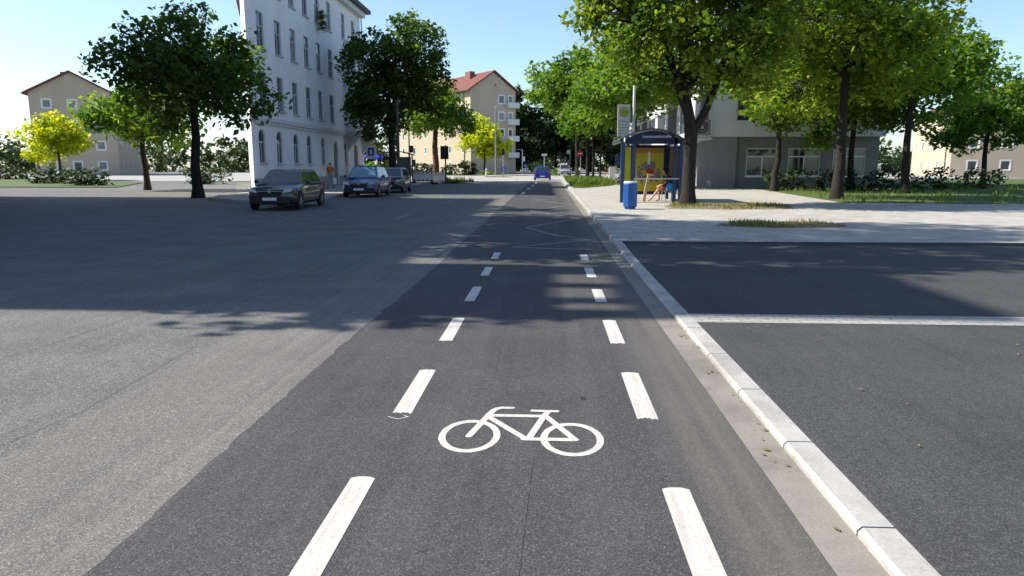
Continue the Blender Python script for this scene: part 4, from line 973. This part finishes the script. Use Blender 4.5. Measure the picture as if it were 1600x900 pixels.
mb = MB(); mb.box(-.17, -.05, -.015, .015, 3.0, 3.05); mb.box(-.17, -.05, -.015, .015, 3.9, 3.95); mb.build('bracket', M['darkmetal'], bs)

# left bus shelter
sl = thing('bus_shelter', 'dark bus shelter with a yellow poster half hidden behind the black maple trunk', 'bus shelter', G(-12.7, 60., .12))
mb = MB(); A = [(-1.45 + 2.9 * k / 10, 2.32 + .3 * math.sin(math.pi * k / 10)) for k in range(11)]
mb.slabpoly(A + [(x, z + .06) for x, z in reversed(A)], 'y', -.8, .9); mb.build('roof', M['shelterroof'], sl)
for (x, y) in ((-1.2, -.6), (1.2, -.6), (-1.2, .7), (1.2, .7)):
    mb = MB(); mb.box(x - .05, x + .05, y - .05, y + .05, -.1, 2.45); mb.build('post', M['darkmetal'], sl)
mb = MB(); mb.box(-1.1, .0, -.1, .02, .3, 2.2); c_ = mb.build('poster_case', M['darkmetal'], sl)
mb = MB(); mb.box(-.95, -.15, -.116, -.103, .5, 1.95); mb.build('poster', M['yellow'], c_)
mb = MB(); mb.box(.1, 1.1, .65, .67, .3, 2.2); mb.build('glass_pane', M['glass2'], sl)

# construction barrier
def barrier(loc, rz, L, label, n):
    t = thing('construction_barrier', label, 'barrier', loc, rz, 'white and red construction barriers')
    mb = MB(); mb.box(0, L, -.02, .02, .12, 1.02); pn = mb.build('panel', M['white'], t, bevel=.01)
    mb = MB()
    for k in range(n):
        a = L * (k + .28) / n; mb.box(a, a + L * .38 / n, -.027, -.0205, .76, .9)
    mb.build('reflector_row', M['signred'], pn)
    mb = MB(); mb.box(0.01, L - .01, -.026, -.0205, .94, 1.0); mb.box(0.01, L - .01, -.026, -.0205, .14, .2)
    for k in range(n):
        a = L * (k + .18) / n; mb.box(a, a + L * .5 / n, -.0275, -.0205, .2, .3)
    mb.build('red_band', M['signred'], pn)
    for x in (.12, L - .12):
        mb = MB(); mb.box(x - .14, x + .14, -.32, .32, .0, .12); mb.build('foot', M['black'], t)
    return t
barrier(G(-11.75, 62., .12), R(0), 1.85, 'white barrier with red squares facing the viewer at the left island', 5)
barrier(G(-9.85, 62.05), R(80), 3.2, 'white barrier panel turned along the road beside the red squared one', 5)

def pole(name, label, cat, x, y, h, r, m='metal', z0=.1, top=None):
    t = thing(name, label, cat, G(x, y, z0)); mb = MB(); mb.tube([(0, 0, -.15), (0, 0, .5), (0, 0, h)], [r * 1.15, r, r * (top or .8)], 12); mb.build('pole', M[m], t)
    mb = MB(); mb.tube([(0, 0, -.02), (0, 0, .06)], r * 1.8, 12); mb.build('base_collar', M['darkmetal'], t)
    return t
lp = pole('lamp_post', 'thick dark grey lamp post rising into the black maple crown', 'lamp post', -10.75, 51.5, 5.8, .12, 'darkmetal')
mb = MB(); mb.tube([(0, 0, 5.78), (0, 0, 6.1)], [.11, .14], 12); mb.build('lamp_head', M['darkmetal'], lp)
ts = pole('traffic_light', 'traffic light on a dark pole seen from behind as a black board', 'traffic light', -9.15, 64., 3.3, .07, 'darkmetal')
mb = MB(); mb.box(-.42, .3, -.14, -.1, 2.05, 3.2); mb.build('back_board', M['black'], ts)
mb = MB(); mb.box(-.2, .1, -.1, .14, 2.2, 3.1); hd = mb.build('housing', M['black'], ts)
for k in range(3):
    mb = MB(); mb.disc((-.05, .16, 2.38 + .28 * k), .1, 'y', .05, 16); mb.build('lens', M[['signgreen', 'signyellow', 'signred'][k]], hd)
tp = pole('signal_post', 'slim dark post with signal boxes between the left shelter and barrier', 'signal post', -14.3, 74., 6.2, .08, 'darkmetal', .0)
mb = MB(); mb.box(.1, .42, -.15, .15, 2.9, 3.6); mb.build('signal_box', M['black'], tp)
mb = MB(); mb.box(.25, .6, -.15, .15, 1.5, 2.2); mb.build('signal_box', M['black'], tp)
ms = pole('mast', 'tall grey mast standing in front of the golden tree', 'mast', -8.0, 109.5, 10., .15, 'greywall')
mb = MB(); mb.tube([(0, 0, 9.6), (.1, 0, 10.3)], [.1, .05]); mb.build('tip', M['metal'], ms)
si = pole('traffic_sign', 'post with small signal head and blue arrow sign on the traffic island', 'traffic sign', -6.35, 101., 3.4, .06, 'metal')
mb = MB(); mb.box(-.2, .2, -.1, .1, 2.9, 3.8); mb.build('signal_head', M['black'], si)
mb = MB(); mb.disc((.08, -.08, .95), .32, 'y', .03); d_ = mb.build('sign_disc', M['signblue'], si)
mb = MB(); mb.slabpoly([(.0, 1.12), (.2, .9), (.2, .78), (.02, .78), (.02, .84), (.13, .84), (-.06, 1.06)], 'y', -.1, -.097); mb.build('arrow', M['signwhite'], d_)
cs = pole('traffic_sign', 'pole with a round blue arrow sign and red white chevron board at the corner', 'traffic sign', -4.95, 136., 4.5, .09, 'offwhite', .0)
mb = MB(); mb.disc((.55, -.12, 1.55), .36, 'y', .03); d_ = mb.build('sign_disc', M['signblue'], cs)
mb = MB(); mb.slabpoly([(.42, 1.7), (.7, 1.45), (.7, 1.62), (.75, 1.35), (.5, 1.38), (.64, 1.42), (.38, 1.64)], 'y', -.14, -.137); mb.build('arrow', M['signwhite'], d_)
mb = MB(); mb.box(.0, 1.1, -.14, -.1, .25, 1.05); cb_ = mb.build('chevron_board', M['signwhite'], cs)
for k in range(2):
    a = .12 + k * .48; mb = MB(); mb.slabpoly([(a, .3), (a + .17, .3), (a + .42, .65), (a + .17, 1.0), (a, 1.0), (a + .25, .65)], 'y', -.147, -.1405); mb.build('chevron', M['signred'], cb_)
mb = MB(); mb.box(.1, .5, -.12, .12, 2.3, 3.2); mb.build('signal_head', M['offwhite'], cs)
mb = MB(); mb.tube([(0, 0, 4.4), (-1.1, 0, 4.55)], .05); mb.build('arm', M['metal'], cs)
ns = pole('street_name_sign', 'grey post with white street name plates above the distant blue car', 'street sign', -.75, 122., 3.5, .09, 'metal', .0)
mb = MB(); mb.box(-.45, .45, -.03, .03, 3.15, 3.5); mb.build('name_plate', M['signwhite'], ns)
mb = MB(); mb.box(.02, .05, .05, 1.6, 3.05, 3.35); mb.build('name_plate', M['signwhite'], ns)
ne = pole('traffic_sign', 'round red no entry sign beside the thick verge trunk', 'traffic sign', 3.05, 70., 2.95, .045, 'metal')
mb = MB(); mb.disc((-.08, -.06, 2.62), .32, 'y', .03, 28); d_ = mb.build('sign_disc', M['signred'], ne)
mb = MB(); mb.box(-.28, .12, -.085, -.077, 2.57, 2.68); mb.build('white_bar', M['signwhite'], d_)
dp = pole('sign_post', 'thin dark post with a grey disc and magenta panel at the verge tip', 'sign post', 2.36, 80.5, 3.3, .06, 'darkmetal')
mb = MB(); mb.disc((-.2, -.08, 2.95), .24, 'y', .03); mb.build('sign_disc', M['metal'], dp)
mb = MB(); mb.box(-.32, -.1, -.09, -.07, 1.5, 2.1); mb.build('panel', M['pink'], dp)
bl = thing('post_box', 'pale beige cabinet post by the hedge of the beige block', 'cabinet', G(-17.4, 128., .05))
mb = MB(); mb.box(-.35, .35, -.25, .25, 0, 1.15); mb.build('body', M['offwhite'], bl, bevel=.03)
mb = MB(); mb.box(-.4, .4, -.3, .3, 1.15, 1.25); mb.build('cap', M['white'], bl)
mb = MB(); mb.box(-.12, .12, -.256, -.2505, .5, .85); mb.build('slot', M['black'], bl)
b2 = thing('bollard', 'small pale bollard left of the tall grey mast', 'bollard', G(-9.75, 113., .1))
mb = MB(); mb.tube([(0, 0, 0), (0, 0, .9), (0, 0, 1.0)], [.16, .15, .08], 12); mb.build('body', M['offwhite'], b2)
mb = MB(); mb.tube([(0, 0, .65), (0, 0, .78)], .165, 12); mb.build('band', M['signred'], b2)
wc = thing('utility_cabinet', 'bright white utility cabinet right of the slender verge trunks', 'cabinet', G(6.9, 79.5, .12))
mb = MB(); mb.box(-.32, .32, -.25, .25, 0, 1.35); mb.build('body', M['white'], wc, bevel=.02)
mb = MB(); mb.box(-.3, .3, -.262, -.252, .1, 1.3); dr = mb.build('door', M['offwhite'], wc)
mb = MB(); mb.box(.2, .24, -.285, -.264, .65, .8); mb.build('handle', M['metal'], dr)
bb = thing('notice_board', 'blue notice board on two posts left of the bus shelter', 'notice board', G(5.9, 59.5, .12))
mb = MB(); mb.box(-.5, .55, -.04, .04, 1.55, 2.3); mb.build('board', M['blue'], bb)
for x in (-.4, .45):
    mb = MB(); mb.tube([(x, .06, -.1), (x, .06, 2.35)], .035); mb.build('post', M['metal'], bb)
# blue parasol at the corner
um = thing('parasol', 'bright blue slanted parasol at the corner of the white building', 'parasol', G(-17.1, 70.5))
mb = MB(); n = 8; vs = [(0, 0, 2.95)] + [(1.15 * math.cos(2 * math.pi * k / n), 1.15 * math.sin(2 * math.pi * k / n), 2.4 - .12 * math.cos(2 * math.pi * k / n)) for k in range(n)] + [(1.15 * math.cos(2 * math.pi * k / n), 1.15 * math.sin(2 * math.pi * k / n), 2.2 - .12 * math.cos(2 * math.pi * k / n)) for k in range(n)]
mb.add(vs, [(0, 1 + k, 1 + (k + 1) % n) for k in range(n)] + [(1 + k, 1 + n + k, 1 + n + (k + 1) % n, 1 + (k + 1) % n) for k in range(n)]); mb.build('canopy', M['awnblue'], um)
mb = MB(); mb.tube([(0, 0, 0), (0, 0, 2.9)], .025); mb.build('pole', M['offwhite'], um)
mb = MB(); mb.tube([(0, 0, 0), (0, 0, .1)], .28, 16); mb.build('base', M['darkmetal'], um)
# flower box hanging at the top window
fb = thing('flower_box', 'window box with hanging green leaves and reddish flowers high on the white facade', 'flower box', (-16.86, 54.0, 12.05))
mb = MB(); mb.box(0, .28, -.5, .5, 0, .22); mb.build('box', M['wood'], fb)
rs_ = random.Random(9)
leaf_mesh('foliage', [((.2 + rs_.uniform(-.1, .25), rs_.uniform(-.5, .5), rs_.uniform(-.5, .9)), .22, rs_.random()) for _ in range(30)], 500, .1, M['hedge'], fb, 5)
leaf_mesh('blossom', [((.3 + rs_.uniform(-.05, .15), rs_.uniform(-.5, .5), rs_.uniform(.0, .6)), .14, rs_.random()) for _ in range(12)], 500, .07, M['flower'], fb, 6)

# ------------------------------------------------------------------ cars
def car(label, loc, rz, paint, L=4.2, W=1.78, H=1.5, belt=.93, hood=1.05, tail=.25, rails=False, wind='carglass', roofm=None, group=None, bumper='black', name='parked_car'):
    t = thing(name, label, 'car', loc, rz, group); hw = W / 2; f = -L / 2; r = L / 2
    st = [(f, hw * .72, .36, .62), (f + .06, hw * .86, .26, .74), (f + .25, hw * .97, .2, .8), (f + .7, hw, .2, .87), (f + hood, hw, .2, belt), (0, hw, .2, belt + .01), (r - .9, hw, .2, belt + .02), (r - .3, hw * .98, .2, belt + .02), (r - .06, hw * .9, .24, belt - .04), (r, hw * .8, .34, belt - .2)]
    rings = []
    for (y, w, zl, zb_) in st:
        half = [(w * .82, zl), (w * .985, zl + .1), (w, zl + (zb_ - zl) * .55), (w * .965, zb_ - .07), (w * .86, zb_)]
        rings.append([(x, y, z) for x, z in half] + [(0, y, zb_ + .015)] + [(-x, y, z) for x, z in reversed(half)])
    n = len(rings[0]); mb = MB(); vs = [p for q in rings for p in q]; fs = []
    for i in range(len(rings) - 1):
        for k in range(n): fs.append((i * n + k, i * n + (k + 1) % n, (i + 1) * n + (k + 1) % n, (i + 1) * n + k))
    fs += [tuple(range(n)), tuple(range(len(rings) * n - 1, (len(rings) - 1) * n - 1, -1))]
    mb.add(vs, fs)
    # cabin shell
    y0, y1, y2, y3 = f + hood - .02, f + hood + .62, r - tail - .35, r - tail
    wb_, wt = hw * .88, hw * .68; zb_, zt = belt + .005, H
    def cab(x, y, z): return (x, y, z)
    c = [(-wb_, y0, zb_), (wb_, y0, zb_), (wb_, y3, zb_), (-wb_, y3, zb_), (-wt, y1, zt - .05), (wt, y1, zt - .05), (wt, y2, zt - .05), (-wt, y2, zt - .05), (-wt * .8, y1 + .22, zt), (wt * .8, y1 + .22, zt), (wt * .8, y2 - .15, zt), (-wt * .8, y2 - .15, zt)]
    body = mb.build('body', M[paint], t, smooth=True)
    m2 = MB(); m2.add(c, [(0, 1, 5, 4), (1, 2, 6, 5), (2, 3, 7, 6), (3, 0, 4, 7), (4, 5, 9, 8), (5, 6, 10, 9), (6, 7, 11, 10), (7, 4, 8, 11), (8, 9, 10, 11)])
    m2.build('cabin', M[roofm or paint], t, bevel=.03)
    V = [Vector(q) for q in c]
    def pane(name, a, b, cc, d, u0, u1, v0, v1, m):    # quad a-b bottom, d-cc top, inset and 6 mm proud
        a, b, cc, d = V[a], V[b], V[cc], V[d]; nn = (b - a).cross(d - a).normalized() * .008
        q = lambda u, v: (a.lerp(b, u)).lerp(d.lerp(cc, u), v) + nn
        p = MB(); p.add([q(u0, v0), q(u1, v0), q(u1, v1), q(u0, v1)], [(0, 1, 2, 3)]); return p.build(name, M[m], t, fix=False)
    ws = pane('windscreen', 0, 1, 5, 4, .05, .95, .06, .96, wind)
    pane('rear_window', 2, 3, 7, 6, .08, .92, .12, .92, 'carglass')
    for (a, b, cc, d) in ((1, 2, 6, 5), (3, 0, 4, 7)):
        if a == 1: sp = ((.08, .48), (.52, .93))
        else: sp = ((.07, .48), (.52, .92))
        for u0, u1 in sp: pane('side_window', a, b, cc, d, u0, u1, .1, .9, 'carglass')
    wy = (f + .78, r - .78)
    for y in wy:
        for s_ in (-1, 1):
            ar = MB(); ar.disc((s_ * (hw - .045), y, .34), .37, 'x', .1, 24); ar.build('wheel_arch', M['black'], t)
            w = MB(); w.torus((s_ * (hw - .09), y, .315), .235, .085, 'x', 24, 8); wh = w.build('wheel', M['rubber'], t, smooth=True)
            p = MB(); p.disc((s_ * (hw - .045), y, .315), .19, 'x', .06, 20)
            for k in range(5):
                a = k * 1.2566; p.tube([(s_ * (hw - .005), y, .315), (s_ * (hw - .005), y + .17 * math.cos(a), .315 + .17 * math.sin(a))], .024, 6)
            p.build('rim', M['metal'], wh)
    for s_ in (-1, 1):
        p = MB(); p.slabpoly([(s_ * hw * .5, .64), (s_ * hw * .86, .68), (s_ * hw * .93, .8), (s_ * hw * .6, .76)], 'y', f - .0, f + .22); p.build('headlight', M['lamp'], t)
        p = MB(); p.box(min(s_ * hw * .7, s_ * hw * .93), max(s_ * hw * .7, s_ * hw * .93), r - .12, r + .02, .66, .95); p.build('tail_light', M['tail'], t)
        p = MB(); p.ell((s_ * (hw + .1), f + hood + .32, belt + .08), (.1, .06, .075)); p.build('mirror', M[paint], t, smooth=True)
    p = MB(); p.slabpoly([(-hw * .48, .52), (hw * .48, .52), (hw * .5, .68), (-hw * .5, .68)], 'y', f - .02, f + .1); gr = p.build('grille', M['black'], t)
    p = MB(); p.box(-hw * .5, hw * .5, f - .03, f + .05, .685, .705); p.disc((0, f - .035, .69), .06, 'y', .03, 16); p.build('badge_bar', M['metal'], gr)
    p = MB(); p.slabpoly([(-hw * .8, .24), (hw * .8, .24), (hw * .82, .46), (-hw * .82, .46)], 'y', f - .035, f + .1); bp = p.build('bumper', M[bumper], t, bevel=.02)
    p = MB(); p.box(-.26, .26, f - .05, f - .037, .36, .47); p.build('number_plate', M['plate'], bp)
    p = MB(); p.slabpoly([(-hw * .84, .26), (hw * .84, .26), (hw * .84, .5), (-hw * .84, .5)], 'y', r - .1, r + .025); bp = p.build('bumper', M[paint], t, bevel=.02)
    p = MB(); p.box(-.26, .26, r + .027, r + .04, .52 - .14, .49); p.build('number_plate', M['plate'], bp)
    if rails:
        for s_ in (-1, 1):
            p = MB(); x = s_ * wt * .88; p.tube([(x, y1 + .15, zt - .02), (x, y1 + .3, zt + .05), (x, y2 - .3, zt + .05), (x, y2 - .1, zt - .02)], .022, 6); p.build('roof_rail', M['darkmetal'], t)
    return t
car('blue estate car with black bumper and roof rails, parked facing the viewer', G(-9.72, 38.4), R(2), 'carblue', 4.3, 1.8, 1.6, .98, 1.0, .2, rails=True, wind='bluglass')
car('black small car with pale roof parked right behind the blue estate', G(-9.6, 44.4), R(2), 'carblack', 4.0, 1.7, 1.5, .94, .95, .2, roofm='carsilver')
car('black car with alloy wheels parked closest to the viewer at left', G(-10.2, 27.9), R(2), 'carblack', 4.4, 1.8, 1.48, .94, 1.15, .3)
car('bright blue hatchback with red tail lights driving away along the lane', G(-.68, 80.0), R(180), 'carviolet', 4.0, 1.8, 1.46, .93, .95, .12, name='moving_car')
car('silver grey van like car parked across the junction behind the bushes', G(2.4, 113.), R(4), 'carsilver', 4.4, 1.85, 1.75, 1.05, .8, .1, wind='carglass')

# ------------------------------------------------------------------ bicycles
def bicycle(label, loc, rz, m, group=None):
    t = thing('bicycle', label, 'bicycle', loc, rz, group)
    for y in (-.52, .52):
        w = MB(); w.torus((0, y, .34), .325, .018, 'x', 22, 6); wh = w.build('wheel', M['rubber'], t, smooth=True)
        p = MB()
        for k in range(8): p.tube([(0, y, .34), (0, y + .31 * math.cos(k * .785), .34 + .31 * math.sin(k * .785))], .003, 4)
        p.disc((0, y, .34), .03, 'x', .08, 10); p.build('spokes', M['metal'], wh)
    p = MB()
    for a, b in (((0, -.52, .34), (0, -.36, .92)), ((0, -.38, .86), (0, .18, .84)), ((0, -.4, .76), (0, .06, .3)), ((0, .06, .3), (0, .2, .92)), ((0, .06, .3), (0, .52, .34)), ((0, .52, .34), (0, .18, .82))): p.tube([a, b], .018, 8)
    p.build('frame', M[m], t, smooth=True)
    p = MB(); p.tube([(-.28, -.28, 1.02), (-.2, -.38, 1.0), (0, -.37, .98), (.2, -.38, 1.0), (.28, -.28, 1.02)], .014, 8); p.build('handlebar', M['metal'], t, smooth=True)
    p = MB(); p.ell((0, .22, .96), (.07, .13, .04)); p.build('saddle', M['black'], t, smooth=True)
    p = MB(); p.torus((0, .06, .3), .085, .008, 'x', 16, 6); p.tube([(-.1, .06, .3), (-.1, .06, .13)], .01, 6); p.tube([(.1, .06, .3), (.1, .06, .47)], .01, 6); p.build('crank', M['darkmetal'], t)
    return t
b1 = bicycle('bicycle with a white basket leaning by the no entry sign', G(3.3, 88.5, .12), R(62), 'darkmetal')
p = MB(); p.slabpoly([(-.18, .92), (.18, .92), (.23, 1.2), (-.23, 1.2)], 'y', -.8, -.48); p.build('basket', M['white'], b1)
bicycle('dark bicycle parked left of the bus shelter under the blue board', G(5.75, 56.2, .12), R(25), 'darkmetal')
bicycle('red framed bicycle parked before the office block, left one of a pair', G(7.1, 92., .12), R(75), 'red')
bicycle('blue framed bicycle parked before the office block, right one of a pair', G(7.9, 91., .12), R(70), 'blue')

# ------------------------------------------------------------------ people
def fused(mb, name, m, parent, vox=.013, sm=4):
    me = bpy.data.meshes.new('tmp'); me.from_pydata(mb.v, [], mb.f)
    ob = bpy.data.objects.new('tmp', me); COL.objects.link(ob)
    r_ = ob.modifiers.new('r', 'REMESH'); r_.mode = 'VOXEL'; r_.voxel_size = vox
    s_ = ob.modifiers.new('s', 'SMOOTH'); s_.iterations = sm; s_.factor = .5
    dg = bpy.context.evaluated_depsgraph_get(); out = bpy.data.meshes.new_from_object(ob.evaluated_get(dg)); bpy.data.objects.remove(ob)
    out.name = name; out.materials.clear(); out.materials.append(m); out.polygons.foreach_set('use_smooth', [True] * len(out.polygons))
    o_ = bpy.data.objects.new(name, out); COL.objects.link(o_); o_.parent = parent; return o_
def hand(mb, w, d, side):      # palm along d from the wrist w, fingers slightly curled, thumb off the side
    w = Vector(w); d = Vector(d).normalized(); s_ = Vector(side).normalized(); nrm = d.cross(s_)
    mb.capsule(w, w + d * .075, .026, .03, 8)
    mb.capsule(w + d * .04 - s_ * .018, w + d * .075 - s_ * .018, .016, .014, 8); mb.capsule(w + d * .04 + s_ * .018, w + d * .075 + s_ * .018, .016, .014, 8)
    for k, (o_, l) in enumerate(((-.033, .068), (-.011, .078), (.011, .073), (.033, .058))):
        a = w + d * .08 + s_ * o_; b = a + d * l * .5 + nrm * .006 + s_ * o_ * .15; c = b + d * l * .45 + nrm * .022
        mb.capsule(a, b, .0095, .009, 7); mb.capsule(b, c, .009, .0075, 7)
    a = w + d * .02 - s_ * .028; b = a - s_ * .03 + d * .035 + nrm * .008; mb.capsule(a, b, .013, .011, 7); mb.capsule(b, b + d * .03 + nrm * .01, .011, .009, 7)
def head(mb, c, f):            # skull, jaw, nose, ears; f = facing direction
    c = Vector(c); f = Vector(f).normalized(); up = Vector((0, 0, 1)); s_ = f.cross(up).normalized(); u2 = s_.cross(f)
    mb.ell(c + u2 * .02, (.078, .088, .1)); mb.capsule(c + f * .03 - u2 * .04, c + f * .045 - u2 * .075, .058, .042)
    mb.capsule(c + f * .085 + u2 * .01, c + f * .108 - u2 * .022, .01, .016, 8)
    mb.capsule(c + f * .075 - u2 * .06 - s_ * .02, c + f * .075 - u2 * .06 + s_ * .02, .012, .012, 8)
    for k in (-1, 1): mb.ell(c + s_ * .08 * k - u2 * .005, (.015, .02, .03), 8, 6)
def face_parts(parent, c, f):
    c = Vector(c); f = Vector(f).normalized(); s_ = f.cross(Vector((0, 0, 1))).normalized(); u2 = s_.cross(f)
    for k in (-1, 1):
        e = MB(); e.ell(c + f * .078 + s_ * .032 * k + u2 * .015, (.012, .012, .009), 8, 6); e.build('eye', M['black'], parent, smooth=True)
def hair(parent, c, f, long=False):
    c = Vector(c); f = Vector(f).normalized(); h_ = MB()
    h_.ell(c - f * .022 + Vector((0, 0, .045)), (.09, .098, .092)); h_.ell(c - f * .045, (.085, .085, .1))
    if long: h_.capsule(c - f * .07, c - f * .09 - Vector((0, 0, .16)), .07, .045)
    return fused(h_, 'hair', M['hair'], parent, .012, 3)

# pedestrian on the left pavement, walking towards the viewer
pw = thing('person', 'person in an orange top and grey trousers carrying a pale bag on the left pavement', 'person', G(-14.3, 46.8, .12), R(-12))
b = MB(); hc = (0, -.02, 1.56); fw_ = (0, -1, -.05)
head(b, hc, fw_); b.capsule((0, .01, 1.38), (0, 0, 1.48), .055, .052)
b.capsule((-.13, .02, 1.33), (.13, .02, 1.33), .07, .07); b.capsule((0, .01, 1.28), (0, 0, 1.0), .135, .125); b.capsule((-.07, 0, .92), (.07, 0, .92), .115, .115)
for s_, kn, an in ((-1, (-.1, -.12, .5), (-.1, -.14, .09)), (1, (.1, -.02, .49), (.1, .22, .13))):
    b.capsule((s_ * .09, 0, .88), kn, .085, .058); b.capsule(kn, an, .058, .038); b.capsule(an, (an[0], an[1] - .13, an[2] - .055), .042, .034)
for s_, el, wr_ in ((-1, (-.25, .08, 1.08), (-.27, -.06, .84)), (1, (.25, .03, 1.07), (.29, -.02, .82))):
    b.capsule((s_ * .19, .02, 1.34), el, .05, .04); b.capsule(el, wr_, .04, .027); hand(b, wr_, (Vector(wr_) - Vector(el)), (0, -1, 0))
bo_ = fused(b, 'body', M['skin'], pw, .0085)
face_parts(pw, hc, fw_); hair(pw, hc, fw_)
c = MB(); c.capsule((-.14, .02, 1.335), (.14, .02, 1.335), .082, .082); c.capsule((0, .01, 1.28), (0, 0, .98), .152, .15)
for s_, el in ((-1, (-.25, .08, 1.08)), (1, (.25, .03, 1.07))): c.capsule((s_ * .19, .02, 1.34), (s_ * .235, .055, 1.16), .065, .06)
fused(c, 'shirt', M['shirt_or'], pw, .014)
c = MB(); c.capsule((-.07, 0, .93), (.07, 0, .93), .13, .13)
for s_, kn, an in ((-1, (-.1, -.12, .5), (-.1, -.14, .12)), (1, (.1, -.02, .49), (.1, .21, .17))): c.capsule((s_ * .09, 0, .88), kn, .1, .075); c.capsule(kn, an, .075, .065)
fused(c, 'trousers', M['trousers'], pw, .014)
for an in ((-.1, -.14, .09), (.1, .22, .13)):
    c = MB(); c.capsule((an[0], an[1] + .02, an[2] - .045), (an[0], an[1] - .15, an[2] - .055), .045, .04); fused(c, 'shoe', M['black'], pw, .012)
bg = thing('carrier_bag', 'pale carrier bag hanging from the hand of the walking person in orange', 'bag', G(-14.3 + .29, 46.75, .12), R(-12))
c = MB(); c.slabpoly([(-.03, .28), (.03, .28), (.06, .3), (.07, .68), (-.07, .68), (-.06, .3)], 'y', -.16, .16); c.build('bag', M['whitecloth'], bg, bevel=.02)
for y in (-.07, .07):
    c = MB(); c.tube([(0, y, .67), (0, y * .3, .75)], .008, 6); c.build('handle', M['whitecloth'], bg)

# person sitting on the shelter bench, leaning forward, facing the road
ps = thing('person', 'dark haired person in red shorts sitting on the bench inside the shelter', 'person', G(5.0, 30.45, .125))
b = MB(); hc = (-.2, -.02, 1.24); fw_ = (-1, -.15, -.55)
head(b, hc, fw_); b.capsule((-.09, 0, 1.05), (-.15, 0, 1.17), .055, .052)
b.capsule((-.05, -.14, 1.02), (-.05, .14, 1.02), .065, .065); b.capsule((-.03, 0, .96), (.06, 0, .62), .13, .13); b.capsule((.06, -.08, .56), (.06, .08, .56), .105, .105)
legs = [((.04, -.1, .55), (-.4, -.14, .56), (-.72, -.16, .14)), ((.04, .1, .55), (-.38, .1, .54), (-.36, .08, .1))]
for hp, kn, an in legs:
    b.capsule(hp, kn, .088, .06); b.capsule(kn, an, .058, .038); b.capsule(an, (an[0] - .14, an[1], .045), .042, .034)
for s_, el, wr_ in ((-1, (-.2, -.24, .78), (-.38, -.14, .66)), (1, (-.2, .24, .78), (-.38, .1, .66))):
    b.capsule((-.05, s_ * .19, 1.02), el, .048, .04); b.capsule(el, wr_, .04, .027); hand(b, wr_, (-.8, -.1 * s_, -.35), (0, -s_, 0))
fused(b, 'body', M['skin'], ps, .0085)
face_parts(ps, hc, fw_); hair(ps, hc, fw_, True)
c = MB(); c.capsule((-.05, -.14, 1.02), (-.05, .14, 1.02), .08, .08); c.capsule((-.03, 0, .96), (.06, 0, .62), .148, .15)
for s_ in (-1, 1): c.capsule((-.05, s_ * .19, 1.02), (-.13, s_ * .22, .89), .064, .058)
fused(c, 'shirt', M['shirt_dk'], ps, .014)
c = MB(); c.capsule((.06, -.08, .565), (.06, .08, .565), .122, .122)
for hp, kn, an in legs: c.capsule(hp, (hp[0] + (kn[0] - hp[0]) * .72, hp[1] + (kn[1] - hp[1]) * .72, hp[2] + .005), .105, .088)
fused(c, 'shorts', M['redcloth'], ps, .014)
cb2 = thing('shoulder_bag', 'bright cyan bag beside the seated person in the shelter', 'bag', G(5.07, 30.12, .6))
c = MB(); c.slabpoly([(-.2, 0), (.2, 0), (.23, .2), (.14, .3), (-.14, .3), (-.23, .2)], 'y', -.07, .07); c.build('pouch', M['cyan'], cb2, bevel=.035)
c = MB(); c.tube([(-.14, 0, .29), (-.1, 0, .4), (.1, 0, .4), (.14, 0, .29)], .012, 6); c.build('strap', M['cyan'], cb2)

# ------------------------------------------------------------------ camera, light, sky
cam = bpy.data.cameras.new('camera'); co = bpy.data.objects.new('camera', cam); COL.objects.link(co)
co.location = (0, 0, 1.6); co.rotation_euler = (R(90) - math.atan(187 / 1117.), 0, R(2.9)); cam.sensor_width = 36.; cam.sensor_fit = 'HORIZONTAL'; cam.lens = 36. * 1117 / 1600
cam.clip_start = .05; cam.clip_end = 3000.; S.camera = co
EL, AZ = R(43), R(2.5)          # the sun stands to the left, a touch ahead of square
to_sun = Vector((-math.cos(EL) * math.cos(AZ), math.cos(EL) * math.sin(AZ), math.sin(EL)))
sl_ = bpy.data.lights.new('sun', 'SUN'); so = bpy.data.objects.new('sun', sl_); COL.objects.link(so)
sl_.energy = 4.9; sl_.angle = R(.53); sl_.color = (1., .94, .84)
so.rotation_euler = (-to_sun).to_track_quat('-Z', 'Y').to_euler(); so.location = (-60, 0, 60)
w = bpy.data.worlds.new('World'); S.world = w; w.use_nodes = True; nt = w.node_tree; bgn = nt.nodes['Background']
sky = nt.nodes.new('ShaderNodeTexSky'); sky.sky_type = 'NISHITA'; sky.sun_disc = False; sky.sun_elevation = EL; sky.sun_rotation = R(270) + AZ
sky.altitude = 500; sky.air_density = 1.0; sky.dust_density = 1.3; sky.ozone_density = 3.4
nt.links.new(sky.outputs[0], bgn.inputs[0]); bgn.inputs[1].default_value = .122
S.view_settings.view_transform = 'Standard'; S.view_settings.look = 'None'; S.view_settings.gamma = 1; S.view_settings.use_curve_mapping = False
S.view_settings.exposure = .9
S.cycles.max_bounces = 6; S.cycles.transparent_max_bounces = 4; S.cycles.use_denoising = True
